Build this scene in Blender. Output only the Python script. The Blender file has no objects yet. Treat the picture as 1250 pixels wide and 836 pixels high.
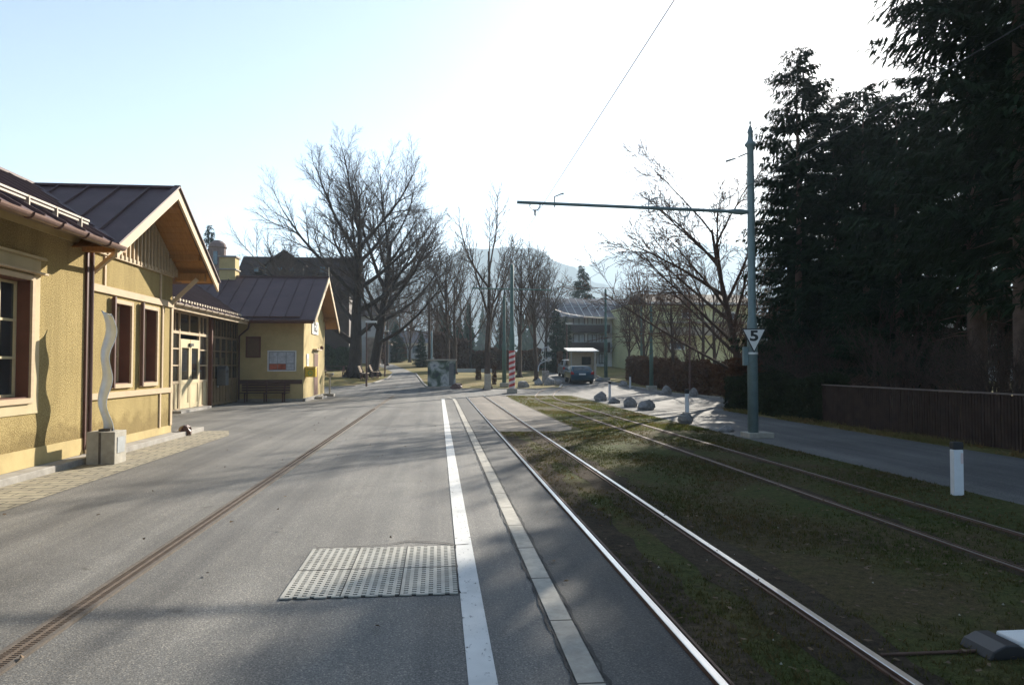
import bpy, bmesh, math, random
from mathutils import Vector, Matrix

C = bpy.context.scene.collection
R = math.radians
scene = bpy.context.scene

# ------------------------------------------------------------------ helpers
FPX = 900.0
PSI = math.atan(0.1)
CP, SP = math.cos(PSI), math.sin(PSI)
CAMZ = 1.75
SUN_AZ, SUN_EL = R(30.5), R(22.0)


def at(px, zc):
    """plan position of photo column px at distance zc in front of the camera"""
    xc = (px - 625) / FPX * zc
    return xc * CP + zc * SP, zc * CP - xc * SP


def zat(py, zc):
    return CAMZ + (446 - py) / FPX * zc


def T(y):
    """height of the ground: flat round the station, rising gently behind it"""
    s = max(0.0, min(y, 150.0) - 44.0)
    return 0.03 * s + 0.0001 * s * s


YBREAKS = [44 + 2 * i for i in range(1, 29)] + [105, 112, 120, 130, 140, 150]
YBREAKS = [44] + YBREAKS


def wloc(o):
    v = Vector((0, 0, 0))
    while o is not None:
        v += o.location
        o = o.parent
    return v


def tag(o, label=None, cat=None, group=None, kind=None):
    if label: o['label'] = label
    if cat: o['category'] = cat
    if group: o['group'] = group
    if kind: o['kind'] = kind
    return o


def thing(name, label, cat, loc=(0, 0, 0), group=None):
    o = bpy.data.objects.new(name, None)
    o.empty_display_size = 0.3
    C.objects.link(o)
    o.location = loc
    return tag(o, label, cat, group)


def children(o):
    return [c for c in bpy.data.objects if c.parent == o]


KIDS = {}


def copy_tree(o, parent=None):
    c = o.copy()
    C.objects.link(c)
    c.parent = parent
    for ch in KIDS.get(o.name, []):
        copy_tree(ch, c)
    return c


class MB:
    def __init__(self):
        self.v = []
        self.f = []

    def add(self, vs, fs):
        b = len(self.v)
        self.v.extend(tuple(p) for p in vs)
        self.f.extend(tuple(i + b for i in f) for f in fs)
        return self

    def box(self, x0, x1, y0, y1, z0, z1):
        if x0 > x1: x0, x1 = x1, x0
        if y0 > y1: y0, y1 = y1, y0
        if z0 > z1: z0, z1 = z1, z0
        return self.add([(x0, y0, z0), (x1, y0, z0), (x1, y1, z0), (x0, y1, z0), (x0, y0, z1), (x1, y0, z1), (x1, y1, z1), (x0, y1, z1)],
                        [(0, 3, 2, 1), (4, 5, 6, 7), (0, 1, 5, 4), (1, 2, 6, 5), (2, 3, 7, 6), (3, 0, 4, 7)])

    def prism(self, pts, ext):
        """planar polygon pts extruded by vector ext"""
        n = len(pts)
        a = [Vector(p) for p in pts]
        e = Vector(ext)
        nrm = Vector((0, 0, 0))
        for i in range(n):
            nrm += a[i].cross(a[(i + 1) % n])
        if nrm.dot(e) > 0:
            a.reverse()
        b = [p + e for p in a]
        fs = [tuple(range(n)), tuple(range(2 * n - 1, n - 1, -1))]
        for i in range(n):
            j = (i + 1) % n
            fs.append((j, i, n + i, n + j))
        return self.add(a + b, fs)

    def beam(self, p0, p1, w, h, up=(0, 0, 1)):
        p0, p1 = Vector(p0), Vector(p1)
        d = (p1 - p0).normalized()
        u = Vector(up)
        s = d.cross(u)
        if s.length < 1e-5:
            s = d.cross(Vector((1, 0, 0)))
        s.normalize()
        u = s.cross(d).normalized()
        s *= w / 2
        u *= h / 2
        vs = [p0 - s - u, p0 + s - u, p0 + s + u, p0 - s + u, p1 - s - u, p1 + s - u, p1 + s + u, p1 - s + u]
        return self.add(vs, [(0, 1, 2, 3), (7, 6, 5, 4), (0, 4, 5, 1), (1, 5, 6, 2), (2, 6, 7, 3), (3, 7, 4, 0)])

    def ptube(self, pts, rad, n=6, caps=True):
        m = len(pts)
        vs = []
        pts = [Vector(p) for p in pts]
        ref = None
        for i in range(m):
            if i == 0: d = pts[1] - pts[0]
            elif i == m - 1: d = pts[-1] - pts[-2]
            else: d = pts[i + 1] - pts[i - 1]
            if d.length < 1e-9: d = Vector((0, 0, 1))
            d.normalize()
            if ref is None:
                ref = Vector((1, 0, 0)) if abs(d.x) < 0.8 else Vector((0, 1, 0))
            a = (ref - d * ref.dot(d)).normalized()
            ref = a
            b = d.cross(a)
            r = rad[i]
            for k in range(n):
                t = 2 * math.pi * k / n
                vs.append(pts[i] + a * (r * math.cos(t)) + b * (r * math.sin(t)))
        fs = []
        for i in range(m - 1):
            for k in range(n):
                k2 = (k + 1) % n
                fs.append((i * n + k, i * n + k2, (i + 1) * n + k2, (i + 1) * n + k))
        if caps:
            fs.append(tuple(range(n - 1, -1, -1)))
            fs.append(tuple((m - 1) * n + k for k in range(n)))
        return self.add(vs, fs)

    def tube(self, p0, p1, r0, r1=None, n=10):
        return self.ptube([p0, p1], [r0, r0 if r1 is None else r1], n)

    def lathe(self, prof, c=(0, 0, 0), n=14, axis='z'):
        """prof: list of (radius, height)"""
        vs = []
        for r, h in prof:
            for k in range(n):
                t = 2 * math.pi * k / n
                a, b = r * math.cos(t), r * math.sin(t)
                if axis == 'z': vs.append((c[0] + a, c[1] + b, c[2] + h))
                elif axis == 'x': vs.append((c[0] + h, c[1] + a, c[2] + b))
                else: vs.append((c[0] + b, c[1] + h, c[2] + a))
        m = len(prof)
        fs = []
        for i in range(m - 1):
            for k in range(n):
                k2 = (k + 1) % n
                fs.append((i * n + k, i * n + k2, (i + 1) * n + k2, (i + 1) * n + k))
        fs.append(tuple(range(n - 1, -1, -1)))
        fs.append(tuple((m - 1) * n + k for k in range(n)))
        return self.add(vs, fs)

    def build(self, name, mat, parent=None, origin=None, smooth=False, bevel=0, rot=None):
        if parent is not None:
            off = wloc(parent)
            loc = Vector((0, 0, 0))
        else:
            if origin is None:
                xs = [p[0] for p in self.v]; ys = [p[1] for p in self.v]; zs = [p[2] for p in self.v]
                origin = ((min(xs) + max(xs)) / 2, (min(ys) + max(ys)) / 2, min(zs))
            off = Vector(origin)
            loc = off
        me = bpy.data.meshes.new(name)
        ox, oy, oz = off
        me.from_pydata([(p[0] - ox, p[1] - oy, p[2] - oz) for p in self.v], [], self.f)
        me.materials.append(mat)
        if smooth:
            me.polygons.foreach_set('use_smooth', [True] * len(me.polygons))
        me.update()
        o = bpy.data.objects.new(name, me)
        C.objects.link(o)
        o.location = loc
        if parent is not None:
            o.parent = parent
            KIDS.setdefault(parent.name, []).append(o)
        if bevel:
            b = o.modifiers.new('bevel', 'BEVEL')
            b.width = bevel
            b.segments = 2
            b.limit_method = 'ANGLE'
            b.angle_limit = R(40)
        return o


# ------------------------------------------------------------------ materials
def new_mat(name):
    m = bpy.data.materials.new(name)
    m.use_nodes = True
    nt = m.node_tree
    for n in list(nt.nodes): nt.nodes.remove(n)
    out = nt.nodes.new('ShaderNodeOutputMaterial')
    bs = nt.nodes.new('ShaderNodeBsdfPrincipled')
    nt.links.new(bs.outputs[0], out.inputs[0])
    return m, nt, bs


def N(nt, typ, **kw):
    n = nt.nodes.new(typ)
    for k, v in kw.items():
        if k in n.inputs: n.inputs[k].default_value = v
        else: setattr(n, k, v)
    return n


def ramp(nt, fac, stops):
    r = nt.nodes.new('ShaderNodeValToRGB')
    el = r.color_ramp.elements
    while len(el) < len(stops): el.new(0.5)
    for e, (p, c) in zip(el, stops):
        e.position = p
        e.color = c if len(c) == 4 else (*c, 1)
    nt.links.new(fac, r.inputs[0])
    return r


def mixc(nt, fac, a, b, mode='MIX'):
    m = nt.nodes.new('ShaderNodeMix')
    m.data_type = 'RGBA'
    m.blend_type = mode
    for sock, val in ((m.inputs[0], fac), (m.inputs[6], a), (m.inputs[7], b)):
        if hasattr(val, 'is_linked') or hasattr(val, 'links'):
            nt.links.new(val, sock)
        elif isinstance(val, (int, float)):
            sock.default_value = val
        else:
            sock.default_value = (*val, 1) if len(val) == 3 else val
    return m.outputs[2]


def coords(nt, scale=None, world=True):
    if world:
        g = nt.nodes.new('ShaderNodeNewGeometry').outputs['Position']
    else:
        g = nt.nodes.new('ShaderNodeTexCoord').outputs['Object']
    if scale is not None:
        mp = nt.nodes.new('ShaderNodeMapping')
        mp.inputs['Scale'].default_value = scale
        nt.links.new(g, mp.inputs[0])
        return mp.outputs[0]
    return g


def noise(nt, vec, scale, detail=4, rough=0.55, dist=0):
    n = nt.nodes.new('ShaderNodeTexNoise')
    n.inputs['Scale'].default_value = scale
    n.inputs['Detail'].default_value = detail
    n.inputs['Roughness'].default_value = rough
    n.inputs['Distortion'].default_value = dist
    nt.links.new(vec, n.inputs['Vector'])
    return n.outputs[0]


def bump(nt, bs, h, strength=0.3, dist=0.01):
    b = nt.nodes.new('ShaderNodeBump')
    b.inputs['Strength'].default_value = strength
    b.inputs['Distance'].default_value = dist
    nt.links.new(h, b.inputs['Height'])
    nt.links.new(b.outputs[0], bs.inputs['Normal'])
    return b


def simple(name, c, rough=0.7, metal=0.0, var=0.18, sc=6.0, bmp=0.0, bsc=60, bd=0.004, spec=0.5, stretch=None, dirt=0.0):
    m, nt, bs = new_mat(name)
    co = coords(nt, stretch, world=False)
    nz = noise(nt, co, sc, 5, 0.6)
    a = tuple(max(0, x * (1 - var)) for x in c)
    b = tuple(min(1, x * (1 + var)) for x in c)
    r = ramp(nt, nz, [(0.3, a), (0.7, b)])
    col = r.outputs[0]
    if dirt:
        d = noise(nt, co, sc * 0.4, 6, 0.7)
        rr = ramp(nt, d, [(0.45, (1, 1, 1)), (0.75, (1 - dirt, 1 - dirt * 1.05, 1 - dirt * 1.15))])
        col = mixc(nt, 1.0, col, rr.outputs[0], 'MULTIPLY')
    nt.links.new(col, bs.inputs['Base Color'])
    bs.inputs['Roughness'].default_value = rough
    bs.inputs['Metallic'].default_value = metal
    bs.inputs['Specular IOR Level'].default_value = spec
    if bmp:
        h = noise(nt, co, bsc, 3, 0.6)
        bump(nt, bs, h, bmp, bd)
    return m


def asphalt(name, base, tint=(1.0, 0.98, 0.95), rough=0.62, patch=0.25, grain=0.5):
    m, nt, bs = new_mat(name)
    co = coords(nt)
    big = noise(nt, co, 0.35, 5, 0.6, 0.6)
    med = noise(nt, coords(nt, (1.0, 0.25, 1.0)), 1.4, 5, 0.65)
    fine = noise(nt, co, 95, 2, 0.6)
    vor = nt.nodes.new('ShaderNodeTexVoronoi')
    vor.inputs['Scale'].default_value = 115
    nt.links.new(co, vor.inputs['Vector'])
    c0 = tuple(base * t for t in tint)
    r1 = ramp(nt, big, [(0.3, tuple(x * (1 - patch) for x in c0)), (0.7, tuple(x * (1 + patch) for x in c0))])
    r2 = ramp(nt, med, [(0.3, (0.85,) * 3), (0.7, (1.15,) * 3)])
    r3 = ramp(nt, fine, [(0.3, (1 - grain,) * 3), (0.72, (1 + grain,) * 3)])
    sep = nt.nodes.new('ShaderNodeSeparateColor')
    nt.links.new(vor.outputs['Color'], sep.inputs[0])
    r4 = ramp(nt, sep.outputs[0], [(0.0, (0.78,) * 3), (0.8, (1.0,) * 3), (0.97, (1.7, 1.62, 1.5))])
    x = mixc(nt, 1.0, r1.outputs[0], r2.outputs[0], 'MULTIPLY')
    x = mixc(nt, 1.0, x, r3.outputs[0], 'MULTIPLY')
    x = mixc(nt, 1.0, x, r4.outputs[0], 'MULTIPLY')
    wheel = noise(nt, coords(nt, (1.6, 0.045, 1.0)), 1.0, 4, 0.6)
    r5 = ramp(nt, wheel, [(0.35, (0.70, 0.70, 0.71)), (0.62, (1.22, 1.21, 1.18))])
    x = mixc(nt, 1.0, x, r5.outputs[0], 'MULTIPLY')
    spot = noise(nt, co, 2.6, 3, 0.5, 0.3)
    r6 = ramp(nt, spot, [(0.24, (0.62, 0.61, 0.60)), (0.31, (1.0, 1.0, 1.0))])
    x = mixc(nt, 1.0, x, r6.outputs[0], 'MULTIPLY')
    nt.links.new(x, bs.inputs['Base Color'])
    rr = ramp(nt, med, [(0.2, (rough - 0.06,) * 3), (0.8, (min(1, rough + 0.1),) * 3)])
    nt.links.new(rr.outputs[0], bs.inputs['Roughness'])
    bs.inputs['Specular IOR Level'].default_value = 0.35
    bump(nt, bs, fine, 0.5, 0.006)
    return m


def lawn(name, cols, sc=0.5):
    m, nt, bs = new_mat(name)
    co = coords(nt)
    a = noise(nt, co, sc, 6, 0.65, 0.5)
    b = noise(nt, co, 14, 5, 0.75)
    c = noise(nt, co, 90, 2, 0.6)
    r = ramp(nt, a, [(0.3, cols[0]), (0.47, cols[1]), (0.56, cols[2]), (0.72, cols[3])])
    r2 = ramp(nt, b, [(0.3, (0.55, 0.55, 0.5)), (0.7, (1.45, 1.4, 1.3))])
    r3 = ramp(nt, c, [(0.3, (0.6,) * 3), (0.7, (1.4,) * 3)])
    x = mixc(nt, 1.0, r.outputs[0], r2.outputs[0], 'MULTIPLY')
    x = mixc(nt, 1.0, x, r3.outputs[0], 'MULTIPLY')
    nt.links.new(x, bs.inputs['Base Color'])
    bs.inputs['Roughness'].default_value = 0.95
    bs.inputs['Specular IOR Level'].default_value = 0.1
    bump(nt, bs, b, 0.9, 0.05)
    return m


M = {}
M['asphalt'] = asphalt('asphalt', 0.15, (1.0, 0.965, 0.905), rough=0.68)
M['road'] = asphalt('road_asphalt', 0.14, (1.0, 0.985, 0.96), rough=0.86, patch=0.15)
M['path'] = asphalt('footpath_asphalt', 0.12, (1.0, 0.985, 0.96), rough=0.85)
M['apron'] = asphalt('apron_concrete', 0.14, (1.15, 1.0, 0.86), rough=0.85, patch=0.3)
M['patch'] = asphalt('track_asphalt', 0.07, (1.0, 0.98, 0.95), rough=0.7)
M['lawn'] = lawn('dry_lawn', [(0.10, 0.105, 0.03), (0.19, 0.16, 0.06), (0.24, 0.19, 0.085), (0.15, 0.10, 0.05)], 0.25)
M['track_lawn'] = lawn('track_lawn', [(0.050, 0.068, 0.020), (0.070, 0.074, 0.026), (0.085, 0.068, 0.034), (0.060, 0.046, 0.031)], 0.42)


def stucco():
    m, nt, bs = new_mat('yellow_roughcast')
    co = coords(nt, None, False)
    g = noise(nt, co, 44, 5, 0.75)
    l = noise(nt, co, 0.8, 5, 0.6)
    r = ramp(nt, g, [(0.3, (0.15, 0.105, 0.04)), (0.52, (0.45, 0.345, 0.15)), (0.72, (0.62, 0.50, 0.25))])
    r2 = ramp(nt, l, [(0.3, (0.86, 0.86, 0.84)), (0.7, (1.08, 1.08, 1.08))])
    x = mixc(nt, 1.0, r.outputs[0], r2.outputs[0], 'MULTIPLY')
    stk = noise(nt, coords(nt, (5, 5, 0.35), False), 1.0, 5, 0.6)
    r3 = ramp(nt, stk, [(0.30, (0.84, 0.83, 0.82)), (0.52, (1.0, 1.0, 1.0)), (0.75, (1.05, 1.05, 1.07))])
    x = mixc(nt, 1.0, x, r3.outputs[0], 'MULTIPLY')
    sp = nt.nodes.new('ShaderNodeSeparateXYZ'); nt.links.new(coords(nt), sp.inputs[0])
    ad = N(nt, 'ShaderNodeMath', operation='MULTIPLY_ADD'); nt.links.new(noise(nt, co, 3, 5, 0.7), ad.inputs[0]); ad.inputs[1].default_value = -1.1; nt.links.new(sp.outputs[2], ad.inputs[2])
    r4 = ramp(nt, ad.outputs[0], [(0.0, (0.70, 0.68, 0.66)), (0.22, (1, 1, 1))])
    x = mixc(nt, 1.0, x, r4.outputs[0], 'MULTIPLY')
    nt.links.new(x, bs.inputs['Base Color'])
    bs.inputs['Roughness'].default_value = 0.95
    bs.inputs['Specular IOR Level'].default_value = 0.15
    bump(nt, bs, g, 1.0, 0.025)
    return m


M['stucco'] = stucco()
M['smooth_yellow'] = simple('smooth_yellow_render', (0.52, 0.41, 0.20), 0.9, var=0.10, sc=2, bmp=0.25, dirt=0.25, spec=0.2)
M['cream_trim'] = simple('cream_trim', (0.56, 0.46, 0.28), 0.8, var=0.06, sc=3, bmp=0.15, spec=0.2, dirt=0.15)
M['beige_wood'] = simple('beige_painted_timber', (0.50, 0.38, 0.24), 0.7, var=0.1, sc=3, bmp=0.2, stretch=(1, 1, 6), spec=0.3)
M['brown_frame'] = simple('brown_painted_frame', (0.13, 0.05, 0.03), 0.55, var=0.15, sc=5, spec=0.35)
M['orange_wood'] = simple('varnished_soffit_boards', (0.34, 0.17, 0.055), 0.65, var=0.2, sc=4, bmp=0.2, stretch=(8, 1, 1), spec=0.3)
M['barge'] = simple('weathered_bargeboard', (0.58, 0.45, 0.29), 0.7, var=0.12, sc=4, stretch=(1, 6, 6), spec=0.3)
M['barge_dim'] = simple('weathered_snow_rail', (0.40, 0.33, 0.25), 0.6, var=0.15)
M['shaded_wood'] = simple('wing_shaded_timber', (0.20, 0.13, 0.065), 0.7, var=0.15, sc=3, spec=0.3)  # darker partition timber beyond the post: the wing's shade put into the colour
M['roof_metal'] = simple('brown_sheet_roof', (0.105, 0.062, 0.062), 0.62, 0.0, var=0.18, sc=1.6, bmp=0.15, bsc=8, bd=0.02, spec=0.35)
M['gutter'] = simple('brown_gutter', (0.22, 0.13, 0.10), 0.4, 0.3, var=0.1)
M['pipe'] = simple('dark_brown_pipe', (0.10, 0.045, 0.035), 0.45, 0.1, var=0.1)
M['pale_gutter'] = simple('pale_gutter', (0.55, 0.45, 0.33), 0.45, 0.2, var=0.1)
M['cream_frame'] = simple('cream_door_paint', (0.60, 0.50, 0.30), 0.55, var=0.05, spec=0.3)
M['stone_kerb'] = simple('stone_kerb', (0.33, 0.31, 0.28), 0.85, var=0.15, sc=5, bmp=0.3, dirt=0.3)
M['concrete'] = simple('weathered_concrete', (0.40, 0.37, 0.31), 0.9, var=0.15, sc=7, bmp=0.35, bsc=40, dirt=0.3)
M['rust'] = simple('rust', (0.105, 0.085, 0.068), 0.85, var=0.3, sc=20, bmp=0.3)
M['grate'] = simple('rusty_cast_grate', (0.15, 0.11, 0.08), 0.65, 0.3, var=0.25, sc=12)
M['black_void'] = simple('dark_drain_bottom', (0.012, 0.01, 0.009), 0.9, var=0.1)
M['rail_side'] = simple('rusty_rail_side', (0.11, 0.06, 0.04), 0.7, 0.3, var=0.25, sc=10)
M['rail_top'] = simple('worn_rail_head', (0.62, 0.60, 0.57), 0.28, 1.0, var=0.08, sc=3)
M['rail_rust'] = simple('tarnished_rail_head', (0.20, 0.165, 0.135), 0.55, 0.6, var=0.15, sc=3)
M['plate'] = simple('worn_steel_plate', (0.44, 0.42, 0.37), 0.6, 0.3, var=0.12, sc=6, dirt=0.25)
M['green_pole'] = simple('grey_green_pole_paint', (0.17, 0.24, 0.25), 0.5, 0.1, var=0.12, sc=4, dirt=0.25)
M['dark_green_pole'] = simple('dark_green_pole_paint', (0.07, 0.13, 0.11), 0.5, 0.1, var=0.12, sc=4)
M['steel'] = simple('galvanised_steel', (0.38, 0.40, 0.41), 0.45, 0.7, var=0.12)
M['black'] = simple('black_paint', (0.018, 0.018, 0.02), 0.5, var=0.1)
M['sign_white'] = simple('sign_white', (0.80, 0.80, 0.78), 0.5, var=0.03, spec=0.3)
M['white_paint'] = simple('white_paint', (0.78, 0.77, 0.74), 0.6, var=0.05, dirt=0.2, spec=0.3)
M['white_plastic'] = simple('white_plastic', (0.74, 0.76, 0.78), 0.5, var=0.04, dirt=0.15)
M['dark_bark'] = simple('dark_bark', (0.055, 0.042, 0.036), 0.95, var=0.3, sc=3, bmp=0.7, bsc=12, bd=0.03, stretch=(3, 3, 0.6), spec=0.1)
M['bark'] = simple('brown_bark', (0.085, 0.062, 0.050), 0.95, var=0.3, sc=3, bmp=0.6, bsc=12, bd=0.02, stretch=(3, 3, 0.6), spec=0.1)
M['red_twig'] = simple('reddish_twigs', (0.14, 0.085, 0.062), 0.9, var=0.25, sc=2, spec=0.1)
M['twig'] = simple('grey_brown_twigs', (0.10, 0.075, 0.062), 0.9, var=0.25, sc=2, spec=0.1)
M['spruce_bark'] = simple('spruce_bark', (0.14, 0.10, 0.08), 0.95, var=0.3, sc=4, bmp=0.7, bsc=14, bd=0.02, spec=0.1)
M['spruce'] = simple('spruce_needles', (0.022, 0.040, 0.016), 0.85, var=0.45, sc=0.7, spec=0.15)
M['spruce_far'] = simple('far_spruce_needles', (0.018, 0.042, 0.022), 0.85, var=0.45, sc=0.5, spec=0.15)
M['ever'] = simple('evergreen_shrub', (0.03, 0.05, 0.02), 0.85, var=0.4, sc=1.5, spec=0.15)
M['beech_hedge'] = simple('winter_hedge_leaves', (0.11, 0.055, 0.03), 0.9, var=0.45, sc=1.3, spec=0.1)
M['dark_hedge'] = simple('dark_hedge_leaves', (0.035, 0.042, 0.02), 0.9, var=0.4, sc=1.3, spec=0.1)
M['boulder'] = simple('granite_boulder', (0.27, 0.26, 0.25), 0.9, var=0.4, sc=7, bmp=0.9, bsc=14, bd=0.03, dirt=0.25)
M['fence_wood'] = simple('dark_stained_fence', (0.05, 0.032, 0.024), 0.85, var=0.3, sc=3, bmp=0.3, spec=0.15)
M['fence_cap'] = simple('weathered_fence_rail', (0.16, 0.12, 0.10), 0.7, var=0.2)
M['bench_wood'] = simple('dark_bench_boards', (0.08, 0.035, 0.025), 0.6, var=0.2, sc=6, stretch=(1, 6, 6))
M['pale_wood'] = simple('pale_bench_wood', (0.55, 0.42, 0.30), 0.7, var=0.15)
M['mail_yellow'] = simple('mailbox_yellow', (0.72, 0.50, 0.03), 0.4, var=0.05)
M['emblem_green'] = simple('emblem_green', (0.10, 0.38, 0.12), 0.5, var=0.05)
M['bin_metal'] = simple('grey_bin_enamel', (0.11, 0.12, 0.13), 0.4, 0.4, var=0.1)
M['red'] = simple('red_paint', (0.50, 0.035, 0.03), 0.5, var=0.08, dirt=0.15)
M['stripe_white'] = simple('faded_pink_white_paint', (0.72, 0.60, 0.58), 0.55, var=0.06, dirt=0.15)
M['car_body'] = simple('dark_teal_car_paint', (0.012, 0.05, 0.075), 0.22, 0.4, var=0.03)
M['car_silver'] = simple('silver_car_paint', (0.20, 0.22, 0.24), 0.3, 0.5, var=0.03)
M['tyre'] = simple('tyre_rubber', (0.015, 0.015, 0.015), 0.9, var=0.1)
M['tail'] = simple('tail_light_red', (0.35, 0.012, 0.01), 0.25, var=0.05)
M['chrome'] = simple('rim_metal', (0.45, 0.46, 0.48), 0.3, 0.9, var=0.05)
M['pale_wall'] = simple('pale_render', (0.50, 0.50, 0.48), 0.9, var=0.08, sc=1, dirt=0.15, spec=0.2)
M['white_wall'] = simple('white_render', (0.80, 0.80, 0.78), 0.9, var=0.06, sc=1, dirt=0.12, spec=0.2)
M['green_wall'] = simple('pale_green_render', (0.62, 0.60, 0.34), 0.9, var=0.08, sc=0.6, dirt=0.12, spec=0.2)
M['dark_wood'] = simple('dark_brown_timber', (0.05, 0.03, 0.024), 0.7, var=0.2, sc=2)
M['far_roof'] = simple('grey_tile_roof', (0.13, 0.12, 0.125), 0.75, var=0.25, sc=1.2, bmp=0.3, bsc=5, bd=0.03)
M['dark_roof'] = simple('dark_brown_roof', (0.055, 0.038, 0.036), 0.85, var=0.25, sc=1.2, bmp=0.3, bsc=5, bd=0.03, spec=0.15)
M['curtain'] = simple('pale_curtains', (0.55, 0.58, 0.60), 0.9, var=0.15, sc=2)
M['retaining'] = simple('stone_retaining_wall', (0.27, 0.22, 0.18), 0.9, var=0.35, sc=1.5, bmp=0.6, bsc=4, bd=0.05)
M['grey_blue'] = simple('grey_blue_door', (0.16, 0.19, 0.22), 0.6, var=0.08)
M['rock'] = simple('mountain_forest_and_rock', (0.06, 0.07, 0.07), 1.0, var=0.6, sc=0.004, spec=0.0)
M['poster_red'] = simple('poster_red', (0.42, 0.10, 0.05), 0.6, var=0.5, sc=5)
M['poster_pale'] = simple('poster_paper', (0.50, 0.52, 0.56), 0.6, var=0.3, sc=6)
M['beige_panel'] = simple('beige_shelter_wall', (0.36, 0.31, 0.24), 0.8, var=0.1)
M['litter'] = simple('fallen_leaf', (0.14, 0.09, 0.05), 0.9, var=0.3)


def glass(name, c=(0.02, 0.03, 0.035), rough=0.06):
    m, nt, bs = new_mat(name)
    co = coords(nt, None, False)
    nz = noise(nt, co, 1.5, 2)
    r = ramp(nt, nz, [(0.3, tuple(x * 0.6 for x in c)), (0.7, tuple(x * 1.5 for x in c))])
    nt.links.new(r.outputs[0], bs.inputs['Base Color'])
    bs.inputs['Roughness'].default_value = rough
    bs.inputs['Specular IOR Level'].default_value = 0.7
    return m


M['glass'] = glass('window_glass')
M['far_glass'] = glass('far_window_glass', (0.10, 0.14, 0.17), 0.15)
M['door_glass'] = glass('door_glass', (0.035, 0.032, 0.028), 0.08)


def pavers():
    m, nt, bs = new_mat('old_paving_setts')
    co = coords(nt)
    mp = nt.nodes.new('ShaderNodeMapping')
    mp.inputs['Rotation'].default_value = (0, 0, 0)
    nt.links.new(co, mp.inputs[0])
    br = nt.nodes.new('ShaderNodeTexBrick')
    br.inputs['Scale'].default_value = 1.0
    br.inputs['Brick Width'].default_value = 0.42
    br.inputs['Row Height'].default_value = 0.21
    br.inputs['Mortar Size'].default_value = 0.012
    br.inputs['Color1'].default_value = (0.33, 0.29, 0.20, 1)
    br.inputs['Color2'].default_value = (0.25, 0.22, 0.16, 1)
    br.inputs['Mortar'].default_value = (0.05, 0.045, 0.03, 1)
    nt.links.new(mp.outputs[0], br.inputs['Vector'])
    nz = noise(nt, co, 5, 5, 0.7)
    r = ramp(nt, nz, [(0.3, (0.7,) * 3), (0.7, (1.25,) * 3)])
    nt.links.new(mixc(nt, 1.0, br.outputs['Color'], r.outputs[0], 'MULTIPLY'), bs.inputs['Base Color'])
    bs.inputs['Roughness'].default_value = 0.9
    bump(nt, bs, br.outputs['Fac'], -0.6, 0.02)
    return m


M['pavers'] = pavers()


def worn_line():
    m, nt, bs = new_mat('worn_road_paint')
    co = coords(nt)
    a = noise(nt, coords(nt, (1, 0.5, 1)), 22, 6, 0.75)
    b = noise(nt, co, 3, 3)
    r = ramp(nt, a, [(0.60, (1, 1, 1)), (0.66, (0, 0, 0))])
    base = ramp(nt, b, [(0.3, (0.55, 0.55, 0.53)), (0.7, (0.74, 0.73, 0.70))])
    nt.links.new(mixc(nt, r.outputs[0], (0.09, 0.085, 0.08), base.outputs[0]), bs.inputs['Base Color'])
    bs.inputs['Roughness'].default_value = 0.75
    return m


M['line'] = worn_line()


def kerb_mat():
    m, nt, bs = new_mat('kerb_stones')
    co = coords(nt)
    sep = nt.nodes.new('ShaderNodeSeparateXYZ')
    nt.links.new(co, sep.inputs[0])
    f = N(nt, 'ShaderNodeMath', operation='FRACT')
    nt.links.new(sep.outputs[1], f.inputs[0])
    fl = N(nt, 'ShaderNodeMath', operation='FLOOR')
    nt.links.new(sep.outputs[1], fl.inputs[0])
    wn = N(nt, 'ShaderNodeTexWhiteNoise', noise_dimensions='1D')
    nt.links.new(fl.outputs[0], wn.inputs['W'])
    tone = ramp(nt, wn.outputs[0], [(0, (0.33, 0.31, 0.27)), (1, (0.45, 0.42, 0.36))])
    lt = N(nt, 'ShaderNodeMath', operation='LESS_THAN')
    lt.inputs[1].default_value = 0.02
    nt.links.new(f.outputs[0], lt.inputs[0])
    nz = noise(nt, co, 9, 5, 0.7)
    r = ramp(nt, nz, [(0.3, (0.75,) * 3), (0.7, (1.2,) * 3)])
    x = mixc(nt, 1.0, tone.outputs[0], r.outputs[0], 'MULTIPLY')
    x = mixc(nt, lt.outputs[0], x, (0.04, 0.035, 0.03))
    nt.links.new(x, bs.inputs['Base Color'])
    bs.inputs['Roughness'].default_value = 0.85
    return m


M['kerb'] = kerb_mat()


def stripes_mat():
    m, nt, bs = new_mat('red_white_warning_stripes')
    tc = nt.nodes.new('ShaderNodeTexCoord')
    sep = nt.nodes.new('ShaderNodeSeparateXYZ')
    nt.links.new(tc.outputs['Object'], sep.inputs[0])
    at2 = N(nt, 'ShaderNodeMath', operation='ARCTAN2')
    nt.links.new(sep.outputs[1], at2.inputs[0])
    nt.links.new(sep.outputs[0], at2.inputs[1])
    a = N(nt, 'ShaderNodeMath', operation='MULTIPLY')
    nt.links.new(at2.outputs[0], a.inputs[0]); a.inputs[1].default_value = 1 / (2 * math.pi)
    b = N(nt, 'ShaderNodeMath', operation='MULTIPLY')
    nt.links.new(sep.outputs[2], b.inputs[0]); b.inputs[1].default_value = 2.9
    s = N(nt, 'ShaderNodeMath', operation='SUBTRACT')
    nt.links.new(b.outputs[0], s.inputs[0]); nt.links.new(a.outputs[0], s.inputs[1])
    f = N(nt, 'ShaderNodeMath', operation='FRACT')
    nt.links.new(s.outputs[0], f.inputs[0])
    g = N(nt, 'ShaderNodeMath', operation='GREATER_THAN')
    nt.links.new(f.outputs[0], g.inputs[0]); g.inputs[1].default_value = 0.5
    nt.links.new(mixc(nt, g.outputs[0], (0.70, 0.60, 0.58), (0.45, 0.04, 0.04)), bs.inputs['Base Color'])
    bs.inputs['Roughness'].default_value = 0.55
    return m


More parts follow.
